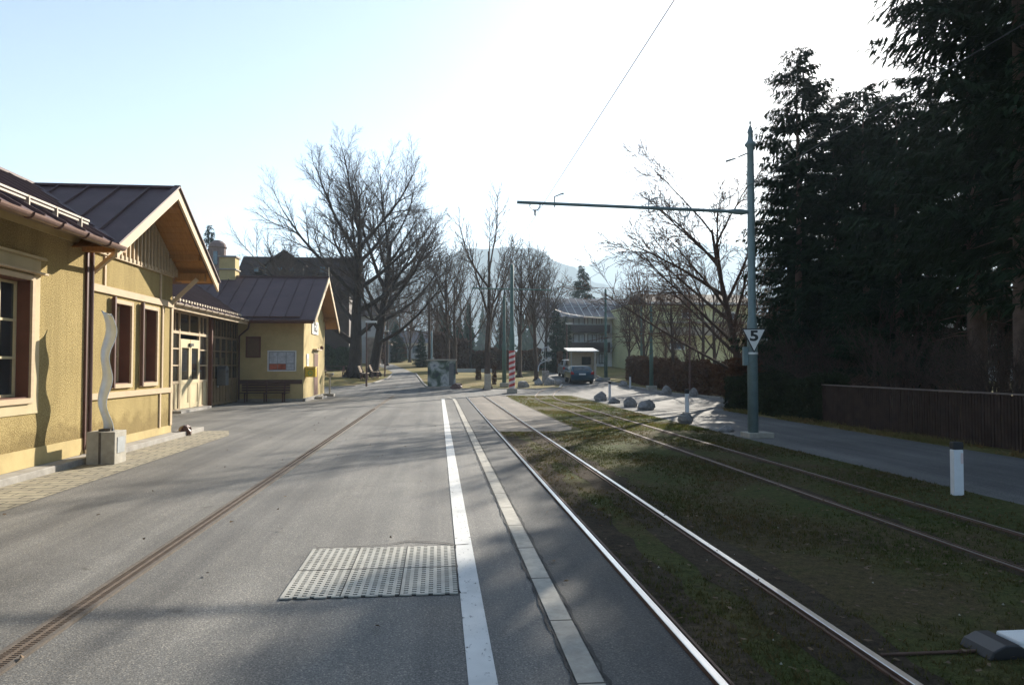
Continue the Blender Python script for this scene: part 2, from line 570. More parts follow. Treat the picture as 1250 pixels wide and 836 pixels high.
M['stripes'] = stripes_mat()


def mural_mat():
    """loose abstract patches, greens, whites and darks"""
    m, nt, bs = new_mat('abstract_painted_patches')
    tc = nt.nodes.new('ShaderNodeTexCoord')
    a = noise(nt, tc.outputs['Object'], 1.25, 4, 0.55, 0.5)
    r = ramp(nt, a, [(0.38, (0.03, 0.04, 0.05)), (0.46, (0.06, 0.10, 0.07)), (0.52, (0.22, 0.26, 0.24)), (0.60, (0.42, 0.45, 0.46)), (0.70, (0.10, 0.13, 0.16))])
    r.color_ramp.interpolation = 'EASE'
    nt.links.new(r.outputs[0], bs.inputs['Base Color'])
    bs.inputs['Roughness'].default_value = 0.7
    return m


M['mural'] = mural_mat()

# ------------------------------------------------------------------ ground and pavings


def drape(name, poly, mat, lift, thick=0.0):
    """a plan polygon laid on the ground `lift` metres above it"""
    bm = bmesh.new()
    vs = [bm.verts.new((x, y, 0)) for x, y in poly]
    bm.faces.new(vs)
    ys = [p[1] for p in poly]
    for yb in YBREAKS:
        if min(ys) < yb < max(ys):
            bmesh.ops.bisect_plane(bm, geom=bm.verts[:] + bm.edges[:] + bm.faces[:], plane_co=(0, yb, 0), plane_no=(0, 1, 0))
    bmesh.ops.triangulate(bm, faces=bm.faces[:])
    for v in bm.verts:
        v.co.z = T(v.co.y) + lift
    bmesh.ops.recalc_face_normals(bm, faces=bm.faces[:])
    for f in bm.faces:
        if f.normal.z < 0: f.normal_flip()
    me = bpy.data.meshes.new(name)
    bm.to_mesh(me)
    bm.free()
    me.materials.append(mat)
    o = bpy.data.objects.new(name, me)
    C.objects.link(o)
    return tag(o, kind='structure')


g = MB()
ybs = [-400, -60] + YBREAKS + [6500]
xbs = [-3500, -60, 60, 5500]
for i, y in enumerate(ybs):
    for x in xbs:
        g.v.append((x, y, T(y)))
nx = len(xbs)
for i in range(len(ybs) - 1):
    for j in range(nx - 1):
        a = i * nx + j
        g.f.append((a, a + 1, a + nx + 1, a + nx))
o = g.build('ground', M['lawn'], origin=(0, 0, 0)); tag(o, kind='structure')

drape('platform_pavement', [(-13, -12), (1.50, -12), (1.50, 40), (-25, 40), (-25, 36), (-13, 36)], M['asphalt'], 0.008)
drape('road', [(-25, 40), (1.5, 40), (3.9, 42.6), (7.75, 42.6), (7.6, 33), (7.35, 27.5), (11.0, 27.5), (11.6, 29.3), (16, 30.2), (40, 31), (40, 36.5), (16, 36.2), (14.9, 38),
               (14.0, 46), (13.4, 52), (13.4, 58), (15.0, 72), (17, 92), (12.5, 92), (10.8, 74), (9.7, 62), (9.3, 54.5), (8.4, 50), (6.5, 49),
               (0.2, 49.6), (-0.8, 51.5), (-1.2, 56), (-1.7, 64), (-2.3, 73), (-3.8, 84), (-6, 98), (-8.6, 98), (-5.8, 84), (-4.3, 73), (-4.2, 64), (-4.8, 57),
               (-5.8, 53), (-7.5, 51.8), (-25, 51.2)], M['road'], 0.008)
drape('footpath', [(7.2, -12), (10.9, -12), (10.9, 15), (11.0, 27.5), (7.35, 27.5), (7.3, 10)], M['path'], 0.008)
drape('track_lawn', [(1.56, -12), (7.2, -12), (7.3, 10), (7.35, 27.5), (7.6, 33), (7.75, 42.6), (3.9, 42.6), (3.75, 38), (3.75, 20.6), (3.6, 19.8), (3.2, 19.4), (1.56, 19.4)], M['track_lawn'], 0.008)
drape('track_apron', [(1.5, 19.4), (3.2, 19.4), (3.6, 19.8), (3.75, 20.6), (3.75, 38), (3.9, 42.6), (1.5, 40)], M['apron'], 0.012)
drape('track_side_strip', [(0.92, -12), (1.5, -12), (1.5, 39.4), (0.92, 38.8)], M['patch'], 0.014)
drape('paved_margin', [(-6.22, -12), (-5.17, -12), (-5.17, 19.0), (-5.55, 20.4), (-6.22, 20.4)], M['pavers'], 0.014)
# painted platform edge line
drape('platform_line', [(0.17, -12), (0.33, -12), (0.33, 38.6), (0.17, 38.6)], M['line'], 0.016)
# kerb (its far end bends left)
drape('kerb', [(0.76, -12), (0.91, -12), (0.91, 36), (0.86, 38.6), (0.6, 40.6), (0.1, 41.4), (0.1, 41.2), (0.5, 40.3), (0.72, 38.4), (0.76, 36)], M['kerb'], 0.022)
# building kerb: a real step
k = MB(); k.box(-6.55, -6.2, -12, 20.4, 0, 0.12)
tag(k.build('building_kerb', M['stone_kerb'], bevel=0.012), kind='structure')
# low kerb edges of the far road
def kerb_run(name, pts, w=0.14, h=0.09):
    m = MB()
    for (x0, y0), (x1, y1) in zip(pts, pts[1:]):
        n = max(1, int(math.hypot(x1 - x0, y1 - y0) / 2))
        for i in range(n):
            a, b = i / n, (i + 1) / n
            ax, ay, bx, by = x0 + (x1 - x0) * a, y0 + (y1 - y0) * a, x0 + (x1 - x0) * b, y0 + (y1 - y0) * b
            m.beam((ax, ay, T(ay) + h / 2), (bx, by, T(by) + h / 2), w, h)
    return tag(m.build(name, M['stone_kerb']), kind='structure')


kerb_run('road_kerb', [(15.0, 38), (14.1, 46), (13.5, 52), (13.5, 58), (15.1, 72)])
kerb_run('island_kerb', [(9.6, 62), (9.2, 54.5), (8.3, 50.2), (6.5, 49.1), (0.3, 49.7), (-0.7, 51.6), (-1.1, 56), (-1.6, 64), (-2.2, 73)], h=0.06)
kerb_run('bank_kerb', [(-4.4, 73), (-4.3, 64), (-4.9, 57), (-5.9, 53.1), (-7.5, 51.95), (-24, 51.35)], h=0.06)

# tar seams and cracks
rng = random.Random(5)


def crack(pts, w, mat, name, z=0.0185):
    m = MB()
    P = []
    for (x0, y0), (x1, y1) in zip(pts, pts[1:]):
        n = max(2, int(math.hypot(x1 - x0, y1 - y0) / 0.12))
        for i in range(n):
            t = i / n
            P.append((x0 + (x1 - x0) * t + rng.uniform(-1, 1) * 0.012, y0 + (y1 - y0) * t + rng.uniform(-1, 1) * 0.012))
    P.append(pts[-1])
    vs = []
    for i, (x, y) in enumerate(P):
        q = P[min(i + 1, len(P) - 1)]; p = P[max(0, i - 1)]
        dx, dy = q[0] - p[0], q[1] - p[1]
        l = math.hypot(dx, dy) or 1
        ww = w * rng.uniform(0.4, 1.3) * 0.5
        vs += [(x - dy / l * ww, y + dx / l * ww, T(y) + z), (x + dy / l * ww, y - dx / l * ww, T(y) + z)]
    m.add(vs, [(2 * i, 2 * i + 1, 2 * i + 3, 2 * i + 2) for i in range(len(P) - 1)])
    return tag(m.build(name, mat), kind='structure')


M['tar'] = simple('dark_tar_seam', (0.02, 0.019, 0.018), 0.8, var=0.2)
crack([(-1.15, 7.22), (-0.6, 7.25), (-0.3, 7.42), (0.0, 7.36), (0.17, 7.22), (0.3, 7.24)], 0.022, M['tar'], 'pavement_crack')
crack([(0.16, 7.2), (0.165, 5.7), (0.22, 5.69)], 0.014, M['tar'], 'pavement_crack')
crack([(0.1, 39.4), (1.4, 40.1), (2.6, 41.2), (4.2, 44.6)], 0.12, M['tar'], 'pavement_seam')
crack([(-9, 37.5), (-4, 38.6), (0.1, 39.3)], 0.07, M['tar'], 'pavement_seam')
crack([(0.745, -4), (0.745, 12), (0.745, 30)], 0.018, M['tar'], 'pavement_seam')
crack([(0.935, 2), (0.935, 20), (0.935, 36)], 0.02, M['tar'], 'pavement_seam')
crack([(-4.2, 15.2), (-3.2, 15.8), (-2.7, 15.7)], 0.012, M['tar'], 'pavement_crack')
crack([(-2.4, 22), (-1.0, 21.3), (0.1, 21.6)], 0.02, M['tar'], 'pavement_crack')
crack([(-6.0, 26), (-4.0, 27.3), (-2.7, 27.1)], 0.03, M['tar'], 'pavement_crack')

# fallen leaves
lf = MB()
for x, y in [(-2.9, 7.7), (-3.6, 13.0), (-3.9, 9.0), (-0.4, 5.0), (-0.25, 11.1), (-1.9, 6.4), (-2.0, 10.0), (-4.4, 7.2)] + [(rng.uniform(-5, 1.3), rng.uniform(3, 26)) for _ in range(50)]:
    a = rng.uniform(0, 6.28); s = rng.uniform(0.015, 0.035)
    pts = []
    for t, r_ in ((0, 1), (0.9, 0.5), (2.2, 0.8), (3.14, 1), (4.1, 0.45), (5.2, 0.7)):
        pts.append((x + math.cos(a + t) * s * r_, y + math.sin(a + t) * s * r_, 0.024 + rng.uniform(0, 0.02)))
    lf.add(pts, [(0, 1, 2), (0, 2, 3), (0, 3, 4), (0, 4, 5)])
tag(lf.build('leaf_litter', M['litter'], origin=(0, 0, 0)), 'small dry leaves scattered over the platform asphalt', 'leaf litter', kind='stuff')

# ------------------------------------------------------------------ slot drain
d = thing('slot_drain', 'long rusty cast iron slot drain crossing the platform asphalt', 'drain', (-2.54, 3, 0))
m = MB()
m.box(-2.635, -2.60, -8, 43, 0.0, 0.026); m.box(-2.48, -2.445, -8, 43, 0.0, 0.026)
m.build('frame', M['rust'], d)
m = MB(); m.box(-2.60, -2.48, -8, 43, 0.0, 0.010); m.build('channel', M['black_void'], d)
m = MB()
m.box(-2.552, -2.528, -8, 43, 0.011, 0.024)
y = 1.0
while y < 30:
    m.box(-2.60, -2.552, y, y + 0.014, 0.011, 0.0235)
    m.box(-2.528, -2.48, y + 0.012, y + 0.026, 0.011, 0.0235)
    y += 0.030 if y < 14 else 0.06
m.build('grate', M['grate'], d)

# ------------------------------------------------------------------ perforated plate
p = thing('tactile_plate', 'perforated pale metal plate set into the asphalt beside the white line', 'plate', (-0.5, 6.4, 0))
x0, x1, y0, y1 = -1.17, 0.155, 5.68, 7.17
m = MB(); m.box(x0, x1, y0, y1, 0.0, 0.012); m.build('backing', M['black_void'], p)
ncx, ncy = 21, 26
xs, ys = [x0], [y0]
dx = (x1 - x0) / ncx; dy = (y1 - y0) / ncy
m = MB()
for i in range(ncx):
    a = x0 + i * dx
    m.box(a, a + dx * 0.44, y0, y1, 0.0125, 0.0225)          # solid ribs
    for j in range(ncy):
        b = y0 + j * dy
        sh = 0.5 * dy if i % 2 else 0
        lo, hi = b + sh, min(b + sh + dy * 0.5, y1)
        if hi > lo: m.box(a + dx * 0.44, a + dx, lo, hi, 0.0125, 0.0218)
m.build('perforated_sheet', M['plate'], p)
m = MB()
for q in (x0 + (x1 - x0) / 3, x0 + 2 * (x1 - x0) / 3): m.box(q - 0.004, q + 0.004, y0, y1, 0.0225, 0.0245)
m.box(x0, x1, (y0 + y1) / 2 - 0.004, (y0 + y1) / 2 + 0.004, 0.0226, 0.0246)
m.build('joint', M['tar'], p)

# ------------------------------------------------------------------ tracks


def rail_mesh(path, w, z0, z1):
    m = MB()
    vs = []
    P = path
    for i, (x, y) in enumerate(P):
        q = P[min(i + 1, len(P) - 1)]; pr = P[max(0, i - 1)]
        dx_, dy_ = q[0] - pr[0], q[1] - pr[1]
        l = math.hypot(dx_, dy_)
        nx_, ny_ = dy_ / l * w / 2, -dx_ / l * w / 2
        t = T(y)
        vs += [(x - nx_, y - ny_, t + z0), (x - nx_ * 0.86, y - ny_ * 0.86, t + z1), (x + nx_ * 0.86, y + ny_ * 0.86, t + z1), (x + nx_, y + ny_, t + z0)]
    fs = []
    for i in range(len(P) - 1):
        for k_ in range(3):
            fs.append((4 * i + k_, 4 * i + k_ + 1, 4 * i + k_ + 5, 4 * i + k_ + 4))
    m.add(vs, fs)
    return m


def track(label, left, right, headmat, side, k):
    t = thing('tram_track', label, 'rail track', (left[0][0] + 0.5, left[0][1], 0))
    for pth in (left, right):
        r_ = rail_mesh(pth, 0.062 * k, 0.0, 0.012 + 0.024 * k).build('rail', side, t)
        rail_mesh(pth, 0.050 * k, 0.0125 + 0.024 * k, 0.016 + 0.024 * k).build('head', headmat, r_)
        # groove lip on the inner side
        sg = 0.058 if pth is left else -0.058
        lip = [(x + sg, y) for x, y in pth]
        rail_mesh(lip, 0.022, 0.0, 0.027).build('groove_lip', side, r_)
    return t


straight = lambda x, y0_, y1_, st=1.0: [(x, y0_ + (y1_ - y0_) * i / 60) for i in range(61)]
track('shiny rails beside the platform ending at the road seam', straight(1.535, -10, 40.3), straight(2.575, -10, 41.3), M['rail_top'], M['rail_side'], 1.0)


def curve_path(x):
    P = [(x, y_) for y_ in range(-10, 34, 2)]
    Rr = 52.0 - (x - 5.4)
    cx = 5.4 + 52.0
    for i in range(0, 33):
        a = i * R(1.6)
        P.append((cx - Rr * math.cos(a), 34 + Rr * math.sin(a)))
    return P


track('thin tarnished rails in the grass curving right across the road', curve_path(4.92), curve_path(5.96), M['rail_rust'], M['rail_side'], 0.6)

# bare earth strips along the rails
M['earth'] = lawn('bare_track_earth', [(0.042, 0.034, 0.024), (0.06, 0.045, 0.032), (0.07, 0.055, 0.038), (0.045, 0.045, 0.02)], 0.9)
for xx in (1.60, 2.48, 2.66):
    pass
def ragged(x0, x1, y0, y1, name, seed):
    r_ = random.Random(seed)
    n = int((y1 - y0) / 0.35)
    L = [(x0 + r_.uniform(-0.06, 0.06), y0 + (y1 - y0) * i / n) for i in range(n + 1)]
    Rr = [(x1 + r_.uniform(-0.09, 0.09), y0 + (y1 - y0) * i / n) for i in range(n + 1)]
    m = MB()
    vs = []
    for a, b in zip(L, Rr): vs += [(a[0], a[1], 0.0125), (b[0], b[1], 0.0125)]
    m.add(vs, [(2 * i, 2 * i + 1, 2 * i + 3, 2 * i + 2) for i in range(n)])
    tag(m.build(name, M['earth']), kind='structure')


ragged(1.57, 1.95, -10, 19.3, 'bare_earth', 1)
ragged(2.2, 2.85, -10, 19.3, 'bare_earth', 2)
ragged(4.8, 5.1, -10, 30, 'bare_earth', 3)
ragged(5.8, 6.1, -10, 30, 'bare_earth', 4)

# grass blades
def grass_patch(name, label, xr, yr, n, hh, mat, seed, avoid=()):
    r_ = random.Random(seed)
    m = MB()
    for _ in range(n):
        # denser near the camera
        u = r_.random() ** 1.6
        y_ = yr[0] + (yr[1] - yr[0]) * u
        x_ = r_.uniform(*xr)
        if any(abs(x_ - a) < w for a, w in avoid): continue
        s = math.sin(x_ * 2.1 + math.sin(y_ * 0.9) * 2) + math.sin(y_ * 1.3 + x_)
        if r_.random() > 0.45 + 0.33 * s: continue
        z = T(y_) + 0.008
        for b in range(3):
            a = r_.uniform(0, 6.28); h = hh * r_.uniform(0.4, 1.2); w = 0.004 + 0.0008 * y_ * 0.25
            bx, by = x_ + r_.uniform(-.03, .03), y_ + r_.uniform(-.03, .03)
            lx, ly = math.cos(a) * h * r_.uniform(.3, 1.1), math.sin(a) * h * r_.uniform(.3, 1.1)
            cx_, cy_ = -math.sin(a) * w, math.cos(a) * w
            m.add([(bx - cx_, by - cy_, z), (bx + cx_, by + cy_, z), (bx + lx, by + ly, z + h)], [(0, 1, 2)])
    o_ = m.build(name, mat, origin=(0, 0, 0))
    tag(o_, label, 'grass', kind='stuff')


def grass_mat(name, cols):
    m, nt, bs = new_mat(name)
    co = coords(nt)
    n1 = noise(nt, co, 9, 3)
    n2 = noise(nt, co, 0.5, 4)
    r1 = ramp(nt, n1, [(0.3, cols[0]), (0.5, cols[1]), (0.7, cols[2])])
    r2 = ramp(nt, n2, [(0.35, (0.8, 1.0, 0.7)), (0.65, (1.3, 1.0, 1.0))])
    nt.links.new(mixc(nt, 1.0, r1.outputs[0], r2.outputs[0], 'MULTIPLY'), bs.inputs['Base Color'])
    bs.inputs['Roughness'].default_value = 0.8
    bs.inputs['Specular IOR Level'].default_value = 0.2
    tl = nt.nodes.new('ShaderNodeBsdfTranslucent')
    mx = nt.nodes.new('ShaderNodeMixShader'); mx.inputs[0].default_value = 0.45
    nt.links.new(bs.inputs['Base Color'].links[0].from_socket, tl.inputs[0])
    out = [n for n in nt.nodes if n.type == 'OUTPUT_MATERIAL'][0]
    nt.links.new(bs.outputs[0], mx.inputs[1]); nt.links.new(tl.outputs[0], mx.inputs[2]); nt.links.new(mx.outputs[0], out.inputs[0])
    return m


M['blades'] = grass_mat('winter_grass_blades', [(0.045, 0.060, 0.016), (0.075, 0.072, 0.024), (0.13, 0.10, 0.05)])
M['far_blades'] = grass_mat('lit_grass_blades', [(0.075, 0.115, 0.025), (0.12, 0.125, 0.04), (0.19, 0.15, 0.07)])  # brighter copy of the near blades, sunlight put into the colour
M['dry_blades'] = grass_mat('dry_grass_blades', [(0.10, 0.11, 0.03), (0.20, 0.16, 0.07), (0.26, 0.20, 0.10)])
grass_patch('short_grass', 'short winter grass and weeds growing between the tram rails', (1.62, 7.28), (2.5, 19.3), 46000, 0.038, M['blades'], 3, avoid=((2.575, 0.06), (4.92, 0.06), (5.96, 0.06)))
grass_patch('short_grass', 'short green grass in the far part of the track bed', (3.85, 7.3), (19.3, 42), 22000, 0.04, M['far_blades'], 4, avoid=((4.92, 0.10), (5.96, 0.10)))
grass_patch('verge_grass', 'ragged dry grass along the foot of fence and hedge', (10.95, 11.6), (6, 29), 7000, 0.14, M['dry_blades'], 5)

lf = MB()
for _ in range(1100):
    x, y = rng.uniform(1.62, 7.2), 2.6 + 15 * rng.random() ** 1.4
    a = rng.uniform(0, 6.28); s = rng.uniform(0.012, 0.032); zt_ = rng.uniform(0.015, 0.035)
    pts = [(x + math.cos(a + t) * s * r_2, y + math.sin(a + t) * s * r_2, zt_ + rng.uniform(0, 0.015)) for t, r_2 in ((0, 1), (0.9, 0.5), (2.2, 0.8), (3.14, 1), (4.1, 0.45), (5.2, 0.7))]
    lf.add(pts, [(0, 1, 2), (0, 2, 3), (0, 3, 4), (0, 4, 5)])
tag(lf.build('leaf_litter', simple('track_leaf_litter', (0.13, 0.085, 0.05), 0.9, var=0.4, sc=3), origin=(0, 0, 0)), 'brown leaf fragments lying in the grass between the rails', 'leaf litter', kind='stuff')
# small stones in the track bed
st = MB()
for _ in range(70):
    x_, y_ = rng.uniform(1.65, 4.6), 2.5 + 14 * rng.random() ** 1.5
    s = rng.uniform(0.004, 0.011)
    vs = [(x_ + s * math.cos(t * 1.257) * rng.uniform(.7, 1.2), y_ + s * math.sin(t * 1.257) * rng.uniform(.7, 1.2), 0.012) for t in range(5)] + [(x_, y_, 0.014 + s)]
    st.add(vs, [(i, (i + 1) % 5, 5) for i in range(5)])
tag(st.build('gravel', M['concrete'], origin=(0, 0, 0)), 'pale pebbles strewn over the bare track earth', 'gravel', kind='stuff')

# ------------------------------------------------------------------ the station building
WX = -6.5      # street face of the gable block and of the far wing
B = thing('station_building', 'yellow roughcast station building with brown sheet roofs and timber gables', 'building', (WX, 20, 0))


def wall_x(name, x, y0, y1, z0, z1, holes, mat, t=0.25, parent=B):
    """a wall in the plane x (outer face at x, thickness inwards) with real openings"""
    m = MB()
    ys_ = sorted({y0, y1, *[h[0] for h in holes], *[h[1] for h in holes]})
    zs_ = sorted({z0, z1, *[h[2] for h in holes], *[h[3] for h in holes]})
    for a, b in zip(ys_, ys_[1:]):
        run = None
        for c, d_ in zip(zs_, zs_[1:]):
            cy, cz = (a + b) / 2, (c + d_) / 2
            hole = any(h[0] < cy < h[1] and h[2] < cz < h[3] for h in holes)
            if not hole:
                if run is None: run = [c, d_]
                else: run[1] = d_
            elif run:
                m.box(x - t, x, a, b, *run); run = None
        if run: m.box(x - t, x, a, b, *run)
    return m.build(name, mat, parent)


# -- near block, window openings
wins_near = [(10.6, 12.5, 1.22, 3.12)]
wins_gable = [(15.5, 16.36, 1.36, 3.02), (16.92, 17.8, 1.36, 3.02)]
wall_x('wall', WX, 3.0, 14.35, 0.13, 3.95, [(5.0, 6.9, 1.22, 3.12), (7.8, 9.7, 1.22, 3.12)] + wins_near, M['stucco'])
wall_x('wall', WX, 14.35, 18.8, 0.13, 3.95, wins_gable, M['stucco'])
m = MB(); m.box(WX - 4.3, WX - 0.26, 18.55, 18.8, 0, 4.3); m.build('wall', M['stucco'], B)
m = MB(); m.box(WX - 4.3, WX - 4.05, 3.0, 18.5, 0, 4.3); m.build('wall', M['stucco'], B)
m = MB(); m.prism([(WX - 0.26, 3.0, 0), (WX - 4.04, 3.0, 0), (WX - 4.04, 3.0, 3.9), (-8.65, 3.0, 5.4), (WX - 0.26, 3.0, 4.0)], (0, 0.25, 0)); m.build('wall', M['stucco'], B)
# smooth base band and corner / half timber trims (proud of the roughcast)
m = MB(); m.box(WX - 0.02, WX + 0.012, 3.0, 14.3, 0.125, 0.42); m.box(WX - 0.02, WX + 0.012, 14.6, 18.81, 0.125, 0.30); m.build('base_band', M['smooth_yellow'], B)


def window(y0, y1, z0, z1, x=WX, surround=True, depth=0.22, frame=M['beige_wood'], crown=False, mull=1, bars=2):
    w = MB()
    # reveal lining (brown)
    w.box(x - depth, x - 0.005, y0 + 0.002, y0 + 0.03, z0 + .03, z1 - .03); w.box(x - depth, x - 0.005, y1 - 0.03, y1 - 0.002, z0 + .03, z1 - .03)
    w.box(x - depth, x - 0.005, y0 + 0.002, y1 - 0.002, z1 - 0.029, z1 - 0.002); w.box(x - depth, x - 0.005, y0 + .002, y1 - .002, z0 + 0.002, z0 + 0.029)
    wo = w.build('window', M['brown_frame'], B)
    f = MB()
    t = 0.07
    f.box(x - 0.05, x + 0.035, y0 - t, y0 + 0.012, z0 - t, z1 + t); f.box(x - 0.05, x + 0.035, y1 - 0.012, y1 + t, z0 - t, z1 + t)
    f.box(x - 0.05, x + 0.033, y0 + 0.012, y1 - 0.012, z1 - 0.012, z1 + t); f.box(x - 0.05, x + 0.06, y0 + .012, y1 - .012, z0 - t, z0 + 0.012)
    f.build('frame', frame, wo)
    s = MB()
    xg = x - depth
    for i in range(mull + 2):
        yy = y0 + 0.05 + (y1 - y0 - 0.1) * i / (mull + 1)
        s.box(xg - 0.02, xg + 0.025, yy - 0.025, yy + 0.025, z0 + 0.03, z1 - 0.03)
    for i in range(bars + 2):
        zz = z0 + 0.055 + (z1 - z0 - 0.11) * i / (bars + 1)
        s.box(xg - 0.018, xg + 0.022, y0 + 0.03, y1 - 0.03, zz - 0.02, zz + 0.02)
    s.build('sash', M['cream_frame'], wo)
    g_ = MB(); g_.box(xg - 0.012, xg - 0.004, y0 + 0.02, y1 - 0.02, z0 + 0.02, z1 - 0.02); g_.build('pane', M['glass'], wo)
    c = MB(); c.box(xg - 0.30, xg - 0.28, y0 - .05, y1 + .05, z0 - .05, z1 + .05); c.build('dark_room', M['black_void'], wo)
    if crown:
        e = MB()
        e.box(x - 0.01, x + 0.018, y0 - 0.24, y0 - t - .002, z0 - 0.24, z1 + 0.10); e.box(x - 0.01, x + 0.018, y1 + t + .002, y1 + 0.24, z0 - 0.24, z1 + 0.10)
        e.box(x - 0.01, x + 0.018, y0 - t, y1 + t, z0 - 0.24, z0 - t - .002)
        e.box(x - 0.01, x + 0.02, y0 - 0.24, y1 + 0.24, z1 + 0.102, z1 + 0.34)
        e.box(x - 0.01, x + 0.10, y0 - 0.28, y1 + 0.28, z1 + 0.342, z1 + 0.38)
        e.build('surround', M['cream_trim'], wo)
        e = MB(); e.prism([(x, y0 - 0.3, z1 + .10), (x + 0.12, y0 - 0.3, z1 + .10), (x + 0.12, y0 - 0.3, z1 + .13), (x, y0 - 0.3, z1 + .16)], (0, y1 - y0 + 0.6, 0))
        e.build('drip_mould', M['beige_wood'], wo)
    return wo


for a in [(5.0, 6.9), (7.8, 9.7), (10.6, 12.5)]:
    window(a[0], a[1], 1.22, 3.12, crown=True, mull=3, bars=2)
for a in wins_gable:
    window(*a, mull=1, bars=2, depth=0.24)
    m = MB(); m.box(WX + 0.037, WX + 0.10, a[0] - .13, a[0] - .07, 1.3, 3.12); m.build('shutter_rail', M['pipe'], B)

tr = MB()
def band(y0, y1, z0, z1, pr=0.03): tr.box(WX - 0.02, WX + pr, y0, y1, z0, z1)
band(14.38, 14.52, 0.125, 3.94)
band(14.52, 18.8, 3.16, 3.30, 0.045)
band(14.52, 18.8, 1.10, 1.22, 0.045)
band(15.05, 15.12, 3.302, 3.94); band(17.95, 18.03, 3.302, 3.94); band(18.0, 18.08, 0.302, 1.098); band(18.1, 18.18, 1.222, 3.158)
band(18.68, 18.805, 0.302, 3.158, 0.032)
band(14.52, 18.8, 3.90, 4.0, 0.055)
tr.build('timber_framing', M['beige_wood'], B)

# gable boarding with battens
bd = MB()
def gz(y_): return 5.52 - abs(y_ - 16.65) * 0.577
y_ = 14.1
while y_ < 19.2:
    top = min(gz(y_), gz(y_ + 0.16))
    if top > 4.02:
        bd.prism([(WX + 0.0, y_, 4.002), (WX + 0.0, y_ + 0.165, 4.002), (WX + 0.0, y_ + 0.165, gz(y_ + .165)), (WX + 0.0, y_, gz(y_))], (0.03, 0, 0))
        bd.box(WX + 0.03, WX + 0.075, y_ - 0.02, y_ + 0.035, 3.93, top - 0.03)
    y_ += 0.20
bd.build('gable_boarding', M['beige_wood'], B)

SL = 0.577


def roof_slab(name, poly, fz, th=0.07, mat=M['roof_metal'], lift=0.0, parent=B):
    m = MB()
    m.prism([(x, y, fz(x, y) + lift) for x, y in poly], (0, 0, -th))
    return m.build(name, mat, parent)


def seam(m, p0, p1, fz):
    m.beam((p0[0], p0[1], fz(*p0) + 0.025), (p1[0], p1[1], fz(*p1) + 0.025), 0.028, 0.055)


near = lambda x, y: 3.9 + SL * (-5.7 - x)
nearW = lambda x, y: 3.9 + SL * (x + 11.6)
gl = lambda x, y: 3.9 + SL * (y - 13.7)
gr = lambda x, y: 3.9 + SL * (19.6 - y)
rf = roof_slab('roof', [(-5.7, 2.4), (-5.7, 13.7), (-8.65, 16.65), (-8.65, 2.4)], near)
s = MB()
y_ = 2.6
while y_ < 16.3:
    seam(s, (-5.7, y_) if y_ < 13.7 else (-5.7 - (y_ - 13.7), y_), (-8.6, y_), near)
    y_ += 0.62
s.build('standing_seam', M['roof_metal'], rf)
s = MB()
for xx, h in ((-6.0, 0.16), (-6.02, 0.10)):
    s.beam((xx, 2.4, near(xx, 0) + h), (xx, 13.3, near(xx, 0) + h), 0.03, 0.03)
yy = 2.6
while yy < 13.4:
    s.box(-6.05, -5.98, yy, yy + 0.03, near(-6, 0) + .01, near(-6, 0) + 0.17); yy += 0.8
s.build('snow_guard', M['barge_dim'], rf)
roof_slab('roof', [(-8.65, 2.4), (-8.65, 16.65), (-11.6, 16.65), (-11.6, 2.4)], nearW)
rf = roof_slab('roof', [(-5.7, 13.7), (-5.7, 16.65), (-8.65, 16.65)], gl)
s = MB()
x_ = -6.25
while x_ > -8.5:
    seam(s, (x_, 13.7 + (-5.7 - x_)), (x_, 16.6), gl); x_ -= 0.62
s.beam((-5.7, 13.7, 3.93), (-8.65, 16.65, 5.64), 0.10, 0.03)
s.beam((-5.66, 16.65, 5.63), (-8.7, 16.65, 5.63), 0.14, 0.05)
s.beam((-8.65, 2.4, 5.63), (-8.65, 16.65, 5.63), 0.14, 0.05)
s.build('standing_seam', M['roof_metal'], rf)
rf = roof_slab('roof', [(-5.7, 16.65), (-5.7, 19.6), (-11.6, 19.6), (-11.6, 16.65)], gr)
# soffit boards and bargeboards of the near gable
sf = MB()
for k_ in range(15):
    a, b = 13.78 + k_ * 0.19, 13.78 + k_ * 0.19 + 0.18
    for fz, mir in ((gl, False), (gr, True)):
        ya, yb = (a, b) if not mir else (33.3 - a, 33.3 - b)
        sf.prism([(-5.78, ya, fz(0, ya) - 0.075), (-5.78, yb, fz(0, yb) - 0.075), (-6.52, yb, fz(0, yb) - 0.075), (-6.52, ya, fz(0, ya) - 0.075)], (0, 0, -0.02))
sf.build('soffit', M['orange_wood'], B)
bb = MB()
for ya, yb in ((13.62, 16.65), (19.68, 16.65)):
    za = 3.9 - 0.05
    n_ = Vector((0, 1 if ya < yb else -1, SL)).normalized()
    bb.prism([(-5.70, ya, za + .03), (-5.70, yb, 5.60 + .045), (-5.70, yb, 5.38), (-5.70, ya, za - 0.20)], (0.045, 0, 0))
bb.build('bargeboard', M['barge'], B)
m = MB()
for ya, yb in ((13.6, 16.67), (19.7, 16.63)):
    m.beam((-5.68, ya, 3.90), (-5.68, yb, 5.665), 0.13, 0.035)
m.build('verge_flashing', M['roof_metal'], B)
m = MB()
for yy, zz in ((14.25, 3.95), (19.05, 3.95), (16.65, 5.28)):
    m = MB(); m.box(-6.5, -5.80, yy - 0.09, yy + 0.09, zz - 0.11, zz + 0.08); m.build('purlin', M['orange_wood'], B)
m = MB(); m.box(-6.5, -5.80, 18.5, 18.64, 4.3, 4.48); m.build('purlin', M['orange_wood'], B)
m = MB()
m.beam((WX, 18.72, 3.25), (-5.95, 18.9, 3.88), 0.09, 0.10); m.build('bracket', M['beige_wood'], B); m = MB(); m.beam((WX, 14.6, 3.5), (-5.95, 14.4, 3.9), 0.07, 0.07)
m.build('bracket', M['beige_wood'], B)
